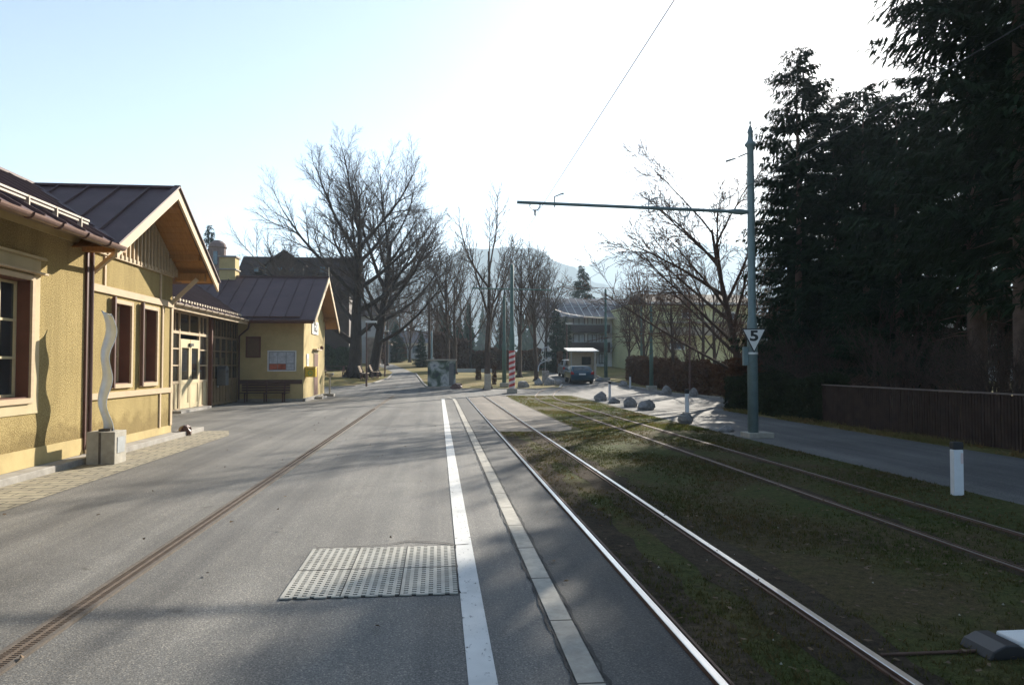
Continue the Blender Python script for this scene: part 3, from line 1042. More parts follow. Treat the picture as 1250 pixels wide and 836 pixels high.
# eave soffit of the long roof
m = MB(); m.prism([(-5.75, 2.4, 3.83), (-6.52, 2.4, 4.27), (-6.52, 13.9, 4.27), (-5.75, 13.65, 3.83)], (0, 0, -0.03)); m.build('soffit', M['beige_wood'], B)
m = MB(); m.box(WX - 0.1, WX + 0.03, 3.0, 14.3, 3.952, 4.24); m.build('eave_board', M['smooth_yellow'], B)


def gutter(x, y0, y1, z, mat, parent=B, horiz='y'):
    m = MB()
    n = 8
    prof = [(0.075 * math.cos(math.pi + math.pi * i / n), 0.075 * math.sin(math.pi + math.pi * i / n)) for i in range(n + 1)]
    prof += [(0.067 * math.cos(-math.pi * i / n), 0.067 * math.sin(-math.pi * i / n)) for i in range(n + 1)]
    if horiz == 'y':
        m.prism([(x + a, y0, z + b) for a, b in prof], (0, y1 - y0, 0))
    else:
        m.prism([(y0, x + a, z + b) for a, b in prof], (y1 - y0, 0, 0))
    go = m.build('gutter', mat, parent)
    yy = y0 + 0.3
    while yy < y1:
        h = MB()
        if horiz == 'y': h.ptube([(x + 0.085 * math.cos(t), yy, z + 0.085 * math.sin(t)) for t in [math.pi + math.pi * i / 6 for i in range(7)]], [0.01] * 7, 4)
        else: h.ptube([(yy, x + 0.085 * math.cos(t), z + 0.085 * math.sin(t)) for t in [math.pi + math.pi * i / 6 for i in range(7)]], [0.01] * 7, 4)
        yy += 0.8
        h.build('gutter_hook', M['pipe'], go)
    return go


gutter(-5.62, 2.4, 13.75, 3.86, M['gutter'])
m = MB(); m.ptube([(WX + .06, 14.45, 3.93), (WX + .06, 14.45, 0.35), (WX + .13, 14.45, 0.22)], [0.036] * 3, 10)
m.build('downpipe', M['pipe'], B)
m = MB(); m.box(WX - .02, WX + 0.045, 14.30, 14.375, 0.2, 3.94); m.build('corner_pilaster', M['pipe'], B)

# -- middle section: recessed glazed wall
MX = -9.6
mid = lambda x, y: 3.9 + SL * (-8.9 - x)
midW = lambda x, y: 3.9 + SL * (x + 17.5)
wf = lambda x, y: 3.9 + SL * (y - 35.4)
wb = lambda x, y: 3.9 + SL * (44.0 - y)
m = MB(); m.box(MX - 0.2, MX, 18.8, 27.0, 0, 4.2); m.build('wall', M['stucco'], B)
gz_mat = M['beige_wood']
# timber partition: posts, rails, panels, glass
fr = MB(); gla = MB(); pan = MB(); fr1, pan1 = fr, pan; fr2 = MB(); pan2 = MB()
ys_ = [27.0, 27.7, 28.55, 30.85, 31.9, 32.9, 33.8, 34.7, 35.6, 36.5]
for y_ in ys_:
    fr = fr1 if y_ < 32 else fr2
    fr.box(MX - 0.08, MX + 0.02, y_ - 0.05, y_ + 0.05, 0.0, 4.1)
for (a, b) in zip(ys_, ys_[1:]):
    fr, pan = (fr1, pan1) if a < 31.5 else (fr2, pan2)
    for z_ in (0.10, 1.12, 2.98, 3.75):
        if a == 28.55 and z_ < 2.9: continue
        fr.box(MX - 0.07, MX + 0.012, a + 0.05, b - 0.05, z_ - 0.05, z_ + 0.05)
    if a != 28.55:
        for z_ in (1.75, 2.37): fr.box(MX - 0.06, MX + 0.008, a + 0.05, b - 0.05, z_ - 0.025, z_ + 0.025)
        pan.box(MX - 0.05, MX - 0.02, a + 0.05, b - 0.05, 0.15, 1.07)
        mid_ = (a + b) / 2
        fr.box(MX - 0.055, MX + 0.005, mid_ - 0.02, mid_ + 0.02, 0.15, 1.07); 
    gla.box(MX - 0.045, MX - 0.035, a + 0.04, b - 0.04, 1.1 if a != 28.55 else 2.9, 4.1)
    fr.box(MX - 0.055, MX + 0.005, (a + b) / 2 - 0.02, (a + b) / 2 + 0.02, 3.03, 3.70)
po = fr1.build('glazed_partition', M['beige_wood'], B); po2 = fr2.build('glazed_partition', M['shaded_wood'], B); pan2.build('panel', M['shaded_wood'], po2); pan = pan1
pan.build('panel', M['cream_frame'], po); gla.build('pane', M['door_glass'], po)
m = MB(); m.box(MX - 0.9, MX - 0.8, 27, 36.5, 0, 4.1); m.build('inner_wall', M['dark_wood'], B)
# double door
for (a, b, hy) in ((28.62, 29.68, 29.58), (29.72, 30.78, 29.82)):
    dm = MB()
    dm.box(MX - 0.05, MX + 0.03, a, a + 0.14, 0.12, 2.75); dm.box(MX - 0.05, MX + 0.03, b - 0.14, b, 0.12, 2.75)
    for z0_, z1_ in ((0.12, 0.32), (1.05, 1.2), (2.42, 2.75)): dm.box(MX - 0.05, MX + 0.028, a + 0.14, b - 0.14, z0_, z1_)
    dm.box(MX - 0.03, MX + 0.008, a + 0.14, b - 0.14, 0.32, 1.05)
    do = dm.build('door', M['cream_frame'], B)
    gg = MB(); gg.box(MX - 0.02, MX - 0.008, a + 0.13, b - 0.13, 1.19, 2.43); gg.build('pane', M['door_glass'], do)
    hh = MB(); hh.tube((MX + 0.03, hy, 1.3), (MX + 0.09, hy, 1.3), 0.012); hh.beam((MX + 0.085, hy - 0.02, 1.22), (MX + 0.085, hy - 0.02, 1.38), 0.02, 0.02); hh.build('handle', M['black'], do)
m = MB(); m.box(MX - 0.1, MX + 0.35, 27.8, 31.4, 0.0, 0.10); m.build('doorstep', M['stone_kerb'], B)
m = MB(); m.box(MX + 0.03, MX + .10, 29.5, 29.9, 2.50, 2.6); m.build('door_closer', M['black'], B)
# roof post and rails at the canopy
m = MB(); m.box(MX + 0.03, MX + 0.17, 31.95, 32.10, 0.0, 4.0); m.build('post', M['brown_frame'], B)
rf = roof_slab('roof', [(-8.9, 18.8), (-8.9, 35.4), (-13.2, 39.7), (-13.2, 18.8)], mid)
s = MB()
y_ = 19.0
while y_ < 39.5:
    seam(s, (-8.9, y_) if y_ < 35.4 else (-8.9 - (y_ - 35.4), y_), (-13.1, y_), mid); y_ += 0.62
s.build('standing_seam', M['roof_metal'], rf)
s = MB()
s.beam((-9.11, 19.1, mid(-9.11, 0) + .05), (-9.11, 35.3, mid(-9.11, 0) + .05), 0.025, 0.03)
y_ = 19.2
while y_ < 35.2:
    s.box(-9.12, -9.06, y_, y_ + 0.10, mid(-9.09, 0), mid(-9.09, 0) + 0.10); y_ += 0.31
s.build('snow_guard', M['pale_gutter'], rf)
roof_slab('roof', [(-13.2, 18.8), (-13.2, 39.7), (-17.5, 44.0), (-17.5, 18.8)], midW)
m = MB(); m.prism([(-8.93, 18.8, 3.83), (-9.62, 18.8, 4.22), (-9.62, 36.5, 4.22), (-8.93, 35.4, 3.83)], (0, 0, -0.03)); m.build('soffit', M['orange_wood'], B)
m = MB(); m.box(-8.93, -8.88, 18.8, 35.6, 3.66, 3.86); m.build('fascia', M['beige_wood'], B)
gutter(-8.80, 18.9, 35.9, 3.86, M['pale_gutter'])
m = MB(); m.ptube([(-8.82, 35.7, 3.8), (-9.0, 36.1, 3.5), (-9.5, 36.45, 3.15), (-9.5, 36.5, 0.1)], [0.045] * 4, 8); m.build('downpipe', M['pipe'], B)

# -- far wing
m = MB(); m.box(-9.6, WX, 36.6, 36.85, 0.13, 4.35); m.build('wall', M['smooth_yellow'], B)
m = MB(); m.prism([(WX, 36.86, 0.13), (WX, 43.2, 0.13), (WX, 43.2, 4.3), (WX, 39.7, 6.28), (WX, 36.86, 4.62)], (-0.25, 0, 0)); m.build('wall', M['smooth_yellow'], B)
m = MB(); m.box(-17, -6.76, 42.95, 43.2, 0, 4.3); m.box(-17, -16.75, 18.8, 42.9, 0, 4.2); m.build('wall', M['smooth_yellow'], B)
m = MB(); m.box(-9.55, WX + 0.05, 36.52, 36.60, 0, 0.14); m.box(WX, WX + 0.12, 36.52, 43.3, 0, 0.16); m.box(WX, WX + 0.5, 39.2, 40.9, 0, 0.12); m.build('plinth', M['stone_kerb'], B)
m = MB(); m.box(-9.5, WX - 0.05, 36.55, 36.60, 0.86, 1.06); m.build('wall_board', M['bench_wood'], B)
rf = roof_slab('roof', [(-5.8, 35.4), (-5.8, 39.7), (-13.2, 39.7), (-8.9, 35.4)], wf)
s = MB()
x_ = -6.5
while x_ > -12.9:
    seam(s, (x_, 35.4) if x_ > -8.9 else (x_, 35.4 + (-8.9 - x_)), (x_, 39.6), wf); x_ -= 0.72
s.beam((-8.9, 35.4, 3.93), (-13.2, 39.7, 6.41), 0.14, 0.03)
s.beam((-5.75, 39.7, 6.42), (-13.2, 39.7, 6.42), 0.16, 0.05)
s.build('standing_seam', M['roof_metal'], rf)
roof_slab('roof', [(-5.8, 39.7), (-5.8, 44.0), (-17.5, 44.0), (-13.2, 39.7)], wb)
sf = MB()
for k_ in range(20):
    a = 35.5 + k_ * 0.21
    for fz, mir in ((wf, False), (wb, True)):
        ya, yb = (a, a + 0.20) if not mir else (79.4 - a, 79.4 - a - 0.20)
        sf.prism([(-5.86, ya, fz(0, ya) - 0.075), (-5.86, yb, fz(0, yb) - 0.075), (-6.52, yb, fz(0, yb) - 0.075), (-6.52, ya, fz(0, ya) - 0.075)], (0, 0, -0.02))
sf.build('soffit', M['orange_wood'], B)
bb = MB()
for ya, yb in ((35.35, 39.7), (44.05, 39.7)):
    bb.prism([(-5.80, ya, 3.89), (-5.80, yb, 6.42), (-5.80, yb, 6.14), (-5.80, ya, 3.63)], (0.045, 0, 0))
bb.build('bargeboard', M['barge'], B)
m = MB(); m.tube((-5.78, 39.7, 6.35), (-5.78, 39.7, 6.95), 0.03, 0.015); m.build('finial', M['pale_gutter'], B)
m = MB()
for yy, zz in ((36.75, 4.35), (42.9, 4.35), (39.7, 6.05)): m = MB(); m.box(-6.5, -5.88, yy - 0.09, yy + 0.09, zz - 0.1, zz + 0.08); m.build('purlin', M['orange_wood'], B)
m = MB(); m.box(-9.5, WX, 35.5, 36.6, 4.02, 4.05); m.box(-8.8, -5.85, 35.42, 35.46, 3.72, 3.86); m.build('fascia', M['brown_frame'], B)
gutter(35.33, -8.85, -5.8, 3.85, M['pipe'], horiz='x')
# small brown window with blind, chimney, side door
wo = MB(); wo.box(-9.22, -8.52, 36.55, 36.60, 2.12, 3.14); wo = wo.build('window', M['brown_frame'], B)
m = MB(); m.box(-9.14, -8.60, 36.535, 36.549, 2.2, 3.06); m.build('pane', simple('drawn_brown_blind', (0.16, 0.09, 0.05), 0.8, var=0.15), wo)
m = MB(); m.box(-11.3, -10.5, 39.35, 40.15, 5.9, 7.35); ch = m.build('chimney', M['smooth_yellow'], B)
m = MB(); m.box(-11.36, -10.44, 39.29, 40.21, 6.7, 6.76); m.box(-11.37, -10.43, 39.28, 40.22, 7.352, 7.43); m.build('cap', M['stone_kerb'], ch)
m = MB(); m.box(-11.38, -10.42, 39.25, 40.25, 5.8, 6.15); m.build('flashing', M['roof_metal'], ch)
m = MB(); m.box(WX - 0.01, WX + 0.03, 39.35, 40.75, 0.16, 2.5); do = m.build('door', M['cream_frame'], B)
m = MB(); m.box(WX + 0.031, WX + 0.05, 39.48, 40.62, 0.2, 2.38); m.build('leaf', M['brown_frame'], do)
m = MB(); m.box(WX + .0, WX + 0.22, 39.2, 40.9, 2.55, 2.62); m.build('door_hood', M['pale_gutter'], B)
m = MB(); m.lathe([(0.03, 0), (0.09, 0.05), (0.10, 0.16), (0.03, 0.22)], (WX + 0.14, 41.3, 2.6)); m.beam((WX, 41.3, 2.8), (WX + 0.16, 41.3, 2.8), 0.02, 0.02); m.build('wall_lamp', M['brown_frame'], B)
# dark footing seen under the street walls
m = MB(); m.box(WX - 0.24, WX - 0.015, 3.0, 18.8, 0.0, 0.128); m.box(-9.6, WX - 0.01, 36.62, 43.1, 0, 0.128); m.build('footing', M['stone_kerb'], B)

# -- things on and by the building
t = thing('notice_board', 'white framed notice case with pale and red posters on the shaded wing wall', 'notice board', (-7.5, 36.6, 1.46))
m = MB()
m.box(-8.19, -8.13, 36.50, 36.595, 1.46, 2.47); m.box(-6.90, -6.84, 36.50, 36.595, 1.46, 2.47); m.box(-8.13, -6.90, 36.50, 36.595, 1.46, 1.52); m.box(-8.13, -6.90, 36.50, 36.595, 2.41, 2.47)
m.build('frame', M['white_paint'], t)
m = MB(); m.box(-8.13, -6.90, 36.545, 36.59, 1.52, 2.41); m.build('backboard', M['grey_blue'], t)
pr = random.Random(3)
for i, (a, b, c, dd, mt) in enumerate([(-8.10, -7.72, 1.84, 2.38, 'poster_pale'), (-7.70, -7.33, 1.84, 2.38, 'poster_pale'), (-7.30, -6.95, 1.86, 2.38, 'poster_pale'), (-8.10, -7.72, 1.55, 1.82, 'poster_red'), (-7.70, -7.33, 1.55, 1.82, 'poster_red'), (-7.30, -6.95, 1.55, 1.83, 'poster_pale')]):
    m = MB(); m.box(a, b, 36.538, 36.543, c, dd); m.build('poster', M[mt], t)

t = thing('wall_bench', 'long dark slatted bench against the shaded wing wall', 'bench', (-8.2, 36.1, 0))
m = MB()
for i in range(4): m.box(-9.35, -7.1, 35.92 + i * 0.13, 36.02 + i * 0.13, 0.43, 0.465)
m.build('seat', M['bench_wood'], t, bevel=0.006)
m = MB()
for i in range(4): m.box(-9.35, -7.1, 36.44, 36.475, 0.52 + i * 0.12, 0.61 + i * 0.12)
m.build('backrest', M['bench_wood'], t, bevel=0.006)
for x_ in (-9.1, -8.2, -7.35):
    m = MB(); m.box(x_ - 0.03, x_ + 0.03, 35.96, 36.02, 0, 0.43); m.box(x_ - 0.03, x_ + 0.03, 36.40, 36.44, 0, 0.98); m.box(x_ - 0.03, x_ + 0.03, 36.02, 36.40, 0.37, 0.43); m.build('leg', M['pipe'], t)

t = thing('mailbox', 'bright yellow letter box on the sunlit wing corner', 'mailbox', (-6.25, 37.1, 1.18))
m = MB(); m.box(-6.48, -5.98, 36.9, 37.35, 1.18, 1.64); m.build('body', M['mail_yellow'], t, bevel=0.02)
m = MB(); m.box(-6.50, -5.96, 36.87, 37.38, 1.645, 1.69); m.build('lid', M['mail_yellow'], t, bevel=0.01)
m = MB(); m.ptube([(-6.23 + 0.10 * math.cos(a), 36.892, 1.38 + 0.10 * math.sin(a)) for a in [i * 0.5 for i in range(13)]], [0.018] * 13, 5); m.build('emblem', M['emblem_green'], t)
m = MB(); m.box(-6.40, -6.06, 36.893, 36.899, 1.55, 1.575); m.build('slot', M['black'], t)

t = thing('wall_notice', 'narrow white notice above the yellow letter box', 'notice', (-6.48, 37.6, 1.75))
m = MB(); m.box(-6.50, -6.46, 37.3, 37.85, 1.72, 2.32); m.build('plate', M['sign_white'], t)
m = MB(); m.box(-6.459, -6.455, 37.45, 37.7, 1.8, 2.1); m.build('print', M['grey_blue'], t)


def text_mesh(s, size, mat, name, parent, loc, rot, depth=0.004, bold=0.0, sx=1.0):
    cu = bpy.data.curves.new(name, 'FONT')
    cu.body = s; cu.size = size; cu.extrude = depth; cu.align_x = 'CENTER'; cu.align_y = 'CENTER'; cu.offset = bold
    tmp = bpy.data.objects.new(name + '_tmp', cu)
    C.objects.link(tmp)
    bpy.context.view_layer.update()
    dg = bpy.context.evaluated_depsgraph_get()
    me = bpy.data.meshes.new_from_object(tmp.evaluated_get(dg))
    bpy.data.objects.remove(tmp)
    me.materials.clear(); me.materials.append(mat)
    o_ = bpy.data.objects.new(name, me)
    C.objects.link(o_)
    o_.parent = parent
    o_.location = Vector(loc) - wloc(parent)
    o_.rotation_euler = rot
    o_.scale = (sx, 1, 1)
    KIDS.setdefault(parent.name, []).append(o_)
    return o_


t = thing('station_sign', 'white station name sign reading IGLS high on the sunlit gable', 'sign', (-6.48, 39.7, 3.35))
m = MB(); m.box(-6.498, -6.45, 38.75, 40.65, 3.38, 4.05); m.build('plate', M['sign_white'], t)
text_mesh('IGLS', 0.62, M['black'], 'lettering', t, (-6.445, 39.7, 3.71), (R(90), 0, R(90)), bold=0.012)

t = thing('litter_bin', 'grey dome-topped bin hung on the shaded timber wall', 'bin', (-9.35, 33.4, 0.85))
m = MB()
prof = [(-0.24, 0)] + [(0.24 * math.cos(math.pi - math.pi * i / 10), 0.62 + 0.24 * math.sin(math.pi - math.pi * i / 10)) for i in range(11)] + [(0.24, 0)]
m.prism([(MX + 0.03, 33.4 + a, 0.88 + b) for a, b in prof], (0.38, 0, 0)); m.build('body', M['bin_metal'], t, bevel=0.015)
m = MB(); m.box(MX + 0.412, MX + 0.42, 33.25, 33.55, 1.42, 1.55); m.build('opening', M['black'], t)
m = MB(); m.box(MX + 0.0, MX + 0.03, 33.3, 33.5, 0.8, 1.7); m.build('bracket', M['steel'], t)

t = thing('ashtray_stand', 'small post with a pale tray near the far wing corner', 'stand', (-6.1, 42.6, 0))
m = MB(); m.tube((-6.1, 42.6, 0.16), (-6.1, 42.6, 1.1), 0.05); m.build('post', M['concrete'], t)
m = MB(); m.lathe([(0.05, 0), (0.2, 0.10), (0.24, 0.22), (0.22, 0.23)], (-6.1, 42.6, 1.1)); m.build('tray', M['concrete'], t)
m = MB(); m.box(-6.35, -5.85, 42.35, 42.85, 0, 0.16); m.build('foot', M['stone_kerb'], t)

t = MB()
r_ = random.Random(9)
def rock(m, c, s, rr, nseg=9, nr=6, flat=0.55):
    seed = [rr.uniform(0.72, 1.22) for _ in range(200)]
    vs = []
    planes = [(Vector((rr.uniform(-1, 1), rr.uniform(-1, 1), rr.uniform(-.1, 1))).normalized(), rr.uniform(0.42, 0.78)) for _ in range(13)]
    for i in range(nr + 1):
        ph = math.pi * i / nr
        for j in range(nseg):
            th = 2 * math.pi * j / nseg + (i % 2) * 0.3
            v = Vector((math.sin(ph) * math.cos(th), math.sin(ph) * math.sin(th), math.cos(ph)))
            v *= 1 + rr.uniform(-0.05, 0.07)
            for n_, d_ in planes:
                e = v.dot(n_) - d_
                if e > 0: v -= n_ * e * 0.9
            vs.append((c[0] + v.x * s[0], c[1] + v.y * s[1], c[2] + v.z * s[2]))
    fs = []
    for i in range(nr):
        for j in range(nseg):
            j2 = (j + 1) % nseg
            fs.append((i * nseg + j, (i + 1) * nseg + j, (i + 1) * nseg + j2, i * nseg + j2))
    m.add(vs, fs)


rock(t, (-6.3, 19.15, 0.12), (0.2, 0.32, 0.2), r_)
o = t.build('guard_stone', M['pipe']); tag(o, 'low dark guard stone at the gable corner', 'stone')

# ------------------------------------------------------------------ wavy sculpture on its block
t = thing('wavy_sculpture', 'wavy silver metal ribbon standing upright on a concrete block', 'sculpture', (-5.9, 13.9, 0.58))
pts = []
m = MB()
n = 44
W = 0.105
L_, Rr_ = [], []
for i in range(n + 1):
    u = i / n
    z_ = 0.58 + 2.13 * u
    cx_ = -5.90 + 0.024 * math.sin(u * 15.5 + 0.6) + 0.03 * math.sin(u * 6.3 + 2.6) - 0.01
    w = W * (0.82 + 0.12 * math.sin(u * 15.5 + 2.0)) * (1.0 + 0.15 * u)
    dep = 0.05 * math.cos(u * 15.5)
    L_.append((cx_ - w, 13.86 + dep + 0.03, z_)); Rr_.append((cx_ + w, 13.86 + dep - 0.03, z_))
Rr_[-1] = (Rr_[-1][0], Rr_[-1][1], Rr_[-1][2] - 0.10)
L_[-1] = (L_[-1][0] - 0.02, L_[-1][1], L_[-1][2] + 0.03)
# cross section slightly hollow: 5 points across
vs = []
for a, b in zip(L_, Rr_):
    for k_ in range(7):
        s_ = k_ / 6
        bow = 0.06 * math.sin(math.pi * s_)
        vs.append((a[0] + (b[0] - a[0]) * s_, a[1] + (b[1] - a[1]) * s_ + bow, a[2] + (b[2] - a[2]) * s_))
fs = []
for i in range(n):
    for k_ in range(6):
        q = i * 7 + k_
        fs.append((q, q + 1, q + 8, q + 7))
m.add(vs, fs)
M['ribbon'] = simple('brushed_silver_ribbon', (0.80, 0.86, 0.93), 0.35, 0.12, var=0.08, sc=4)
o = m.build('ribbon', M['ribbon'], t, smooth=True)
sm = o.modifiers.new('thick', 'SOLIDIFY'); sm.thickness = 0.012
m = MB(); m.box(-6.0, -5.80, 13.80, 13.98, 0.581, 0.62); m.build('rusty_foot', M['rust'], t)
t = thing('concrete_plinth', 'square weathered concrete block under the wavy silver sculpture', 'plinth', (-5.9, 13.9, 0))
m = MB(); m.box(-6.14, -5.66, 13.65, 14.15, 0.0, 0.58); m.build('block', M['concrete'], t, bevel=0.012)
m = MB(); m.box(-5.659, -5.65, 13.75, 14.05, 0.2, 0.48); m.build('plaque', M['steel'], t)
m = MB(); m.box(-5.93, -5.89, 13.643, 13.649, 0.02, 0.57); m.build('rust_streak', M['rust'], t)

# ------------------------------------------------------------------ catenary pole with the bracket arm
PX, PY = 7.62, 17.3
t = thing('catenary_pole', 'tall grey-green tram pole with long bracket arm and speed sign', 'pole', (PX, PY, 0))
m = MB()
lean = -0.10
m.lathe([(0.125, 0.12), (0.12, 2.75), (0.118, 2.80), (0.092, 2.95), (0.088, 5.5), (0.08, 7.05), (0.085, 7.06), (0.085, 7.1), (0.13, 7.14), (0.14, 7.18), (0.075, 7.26), (0.05, 7.42), (0.075, 7.47), (0.07, 7.50), (0.035, 7.6), (0.012, 7.66), (0.028, 7.70), (0.02, 7.74), (0.004, 7.78)], (PX, PY, 0), n=16)
o = m.build('shaft', M['green_pole'], t, smooth=False)
for pl in o.data.polygons: pl.use_smooth = len(pl.vertices) == 4
m = MB(); m.box(PX - 0.2, PX + 0.42, PY - 0.25, PY + 0.3, 0, 0.13); m.build('footing', M['concrete'], t, bevel=0.015)
m = MB()
za, zb = 5.50, 5.62
m.ptube([(PX - 0.05, PY, za), (1.85, PY, zb)], [0.042, 0.038], 10); 
m.ptube([(PX - 0.55, PY, za + .01), (PX - 0.40, PY, za + .01), (PX - 0.2, PY, za), (PX - .1, PY, za)], [0.045, 0.07, 0.07, 0.045], 10)
arm = m.build('arm', M['green_pole'], t)
for x_ in (2.28, 5.95):
    z_ = za + (PX - x_) / (PX - 1.85) * (zb - za)
    m = MB()
    m.ptube([(x_ - 0.12, PY, z_), (x_ - 0.12, PY, z_ - 0.08), (x_ - 0.06, PY, z_ - 0.17), (x_ + 0.06, PY, z_ - 0.17), (x_ + 0.12, PY, z_ - 0.08), (x_ + 0.12, PY, z_)], [0.018] * 6, 6)
    m.tube((x_, PY, z_ - 0.17), (x_, PY, z_ - 0.30), 0.03, 0.02, 8)
    m.build('wire_hanger', M['steel'], arm)
for x_ in (2.75, 5.05):
    z_ = za + (PX - x_) / (PX - 1.85) * (zb - za)
    m = MB()
    m.ptube([(x_, PY, z_ - 0.08), (x_, PY, z_ + 0.17), (x_ + 0.16, PY, z_ + 0.24), (x_ + 0.22, PY, z_ + 0.25)], [0.018, 0.018, 0.018, 0.03], 6)
    m.build('arm_hook', M['steel'], arm)
m = MB()
m.tube((PX - 0.3, PY, 6.86), (PX - 0.09, PY, 6.95), 0.02, 0.02, 6); m.tube((PX - 0.62, PY, 6.74), (PX - .38, PY, 6.82), 0.03, 0.02, 6); m.tube((PX - 0.7, PY, 6.71), (PX - .05, PY, 6.96), 0.007, 0.007, 5)
m.build('stay', M['steel'], t)
m = MB(); m.box(PX - 0.24, PX - 0.12, PY - 0.05, PY + 0.05, 1.75, 2.2); m.build('switch_box', M['green_pole'], t, bevel=0.01)
m = MB(); m.lathe([(0.127, 2.02), (0.129, 2.03), (0.129, 2.06), (0.127, 2.07)], (PX, PY, 0), n=16); m.build('band', M['sign_white'], t)
# triangular speed board
s = thing('speed_sign', 'downward pointing triangular tram sign with a black 5', 'sign', (PX, PY - 0.15, 2.12))
yy = PY - 0.15
def tri(sc_, dy_):
    w, top, bot = 0.30 * sc_, 2.64, 2.06
    cz = 2.62 - 0.2
    return [(PX - 0.02 - w, yy + dy_, cz + (top - cz) * sc_), (PX - 0.02 + w, yy + dy_, cz + (top - cz) * sc_), (PX - 0.02, yy + dy_, cz + (bot - cz) * sc_)]
m = MB(); m.prism(tri(1.0, 0), (0, 0.02, 0)); m.build('border', M['black'], s)
m = MB(); m.prism(tri(0.88, -0.004), (0, 0.0035, 0)); m.build('face', M['sign_white'], s)
text_mesh('5', 0.34, M['black'], 'number', s, (PX - 0.02, yy - 0.006, 2.455), (R(90), 0, 0), 0.0015, 0.012, 1.35)
m = MB(); m.box(PX - 0.05, PX + 0.03, yy + 0.02, yy + 0.06, 2.35, 2.5); m.build('bracket', M['steel'], s)

# contact wires
def wire(name, label, pts, r=0.006, g='overhead tram contact wires'):
    m = MB(); m.ptube(pts, [r] * len(pts), 5); o_ = m.build(name, M['black'])
    tag(o_, label, 'wire', g)


wire('contact_wire', 'overhead wire above the platform-side track', [(2.28, -12, 5.36), (2.28, 17.3, 5.28), (2.4, 46, 5.7)])
cw = [(5.95, -12, 5.30), (5.95, 17.3, 5.20)] + [(x + 0.52, y, T(y) + 5.2) for x, y in curve_path(5.43)[22::4]]
wire('contact_wire', 'overhead wire above the curving grass track', cw)

# ------------------------------------------------------------------ striped pole and other masts
def mast(px, zc, top_py, r, mat, label, name='catenary_pole', extra=None, base=True, group='green masts in the background'):
    x, y = at(px, zc)
    z0_ = T(y)
    zt = zat(top_py, zc)
    t = thing(name, label, 'pole', (x, y, z0_), group)
    m = MB(); m.lathe([(r * 1.0, 0), (r * 0.95, (zt - z0_) * 0.45), (r * 0.72, (zt - z0_) * 0.5), (r * 0.6, zt - z0_ - 0.1), (r * 0.2, zt - z0_)], (x, y, z0_), n=10); m.build('shaft', mat, t, smooth=True)
    if base:
        m = MB(); m.box(x - 0.3, x + 0.3, y - 0.3, y + 0.3, z0_, z0_ + 0.3); m.build('footing', M['concrete'], t, bevel=0.03)
    return t, x, y, z0_, zt


t, x, y, z0_, zt = mast(625, 45.5, 322, 0.17, M['dark_green_pole'], 'green mast with red and white warning stripes on its lower part', group=None)
m = MB(); m.lathe([(0.19, 0.30), (0.19, 2.62)], (x, y, z0_), n=14)
o = m.build('warning_sleeve', M['stripes'], t, smooth=False)
m = MB(); zz = zat(353, 45.5); m.tube((x - 2.5, y, zz + .05), (x + 2.45, y, zz - .02), 0.045, 0.04, 8); m.build('arm', M['dark_green_pole'], t)
m = MB(); m.ptube([(x - 2.0, y, zz + .04), (x - 1.9, y, zz - .12), (x - 1.6, y, zz - .12), (x - 1.5, y, zz + .04)], [0.02] * 4, 5); m.build('wire_hanger', M['steel'], t)
mast(615.5, 52, 360, 0.15, M['dark_green_pole'], 'plain green mast just left of the striped mast')
mast(739.5, 60, 352, 0.15, M['dark_green_pole'], 'green mast beside the bus shelter')
mast(795, 49, 372, 0.14, M['dark_green_pole'], 'green mast standing in the brown roadside hedge')
mast(783, 66, 372, 0.12, M['dark_green_pole'], 'slim green mast behind the hedge near the bushy tree')
mast(527, 56, 404, 0.11, M['green_pole'], 'short pale green post behind the painted kiosk', name='post')
t, x, y, z0_, zt = mast(524, 58, 362, 0.12, M['bark'], 'tall dark wooden pole behind the painted kiosk', name='wooden_pole', base=False, group=None)


def lamp(px, zc, top_py, label, arm_px=8):
    x, y = at(px, zc); z0_ = T(y); zt = zat(top_py, zc)
    t = thing('street_lamp', label, 'street lamp', (x, y, z0_), 'street lamps along the far paths')
    m = MB(); m.tube((x, y, z0_), (x, y, zt), 0.07, 0.045, 8); m.build('post', M['pipe'], t)
    a = arm_px / FPX * zc
    m = MB(); m.tube((x, y, zt - 0.02), (x + a, y, zt), 0.03, 0.03, 6); m.build('arm', M['steel'], t)
    m = MB(); m.box(x + min(0, a) - .1, x + max(0, a) + .1, y - 0.1, y + 0.1, zt + 0.03, zt + 0.13); m.build('lamp_head', M['sign_white'], t, bevel=0.02)


lamp(447.5, 52, 394, 'dark street lamp with pale flat head in front of the big twin trees', 10)
lamp(470, 66, 405, 'slim brown lamp post at the tip of the grass bank', 3)
lamp(842, 44, 356, 'thin dark lamp post in front of the pale green building', -3)
lamp(692, 70, 396, 'lamp with pale head in front of the dark spruce by the flats', 6)

# ------------------------------------------------------------------ painted kiosk
x, y = at(539, 50.5)
z0_ = T(y)
t = thing('painted_kiosk', 'low square utility kiosk painted with dark green and white patches', 'kiosk', (x, y, z0_))
m = MB(); m.box(x - 0.92, x + 0.95, y - 0.8, y + 0.8, z0_, z0_ + 1.86); m.build('body', M['mural'], t, bevel=0.02)
m = MB(); m.box(x - 1.02, x + 1.02, y - 0.9, y + 0.9, z0_ + 1.862, z0_ + 1.96); m.build('roof', M['concrete'], t, bevel=0.01)
m = MB(); m.box(x - 1.0, x + 1.02, y - 0.88, y + 0.88, z0_ - 0.1, z0_ + 0.14); m.build('plinth', M['stone_kerb'], t)
m = MB(); m.box(x + 0.5, x + 0.82, y - 0.815, y - 0.802, z0_ + 0.2, z0_ + 1.7); m.build('door_panel', M['bin_metal'], t)
t2 = MB(); rr = random.Random(4)
rock(t2, (x + 0.95, y - 1.0, z0_ + 0.15), (0.45, 0.4, 0.4), rr)
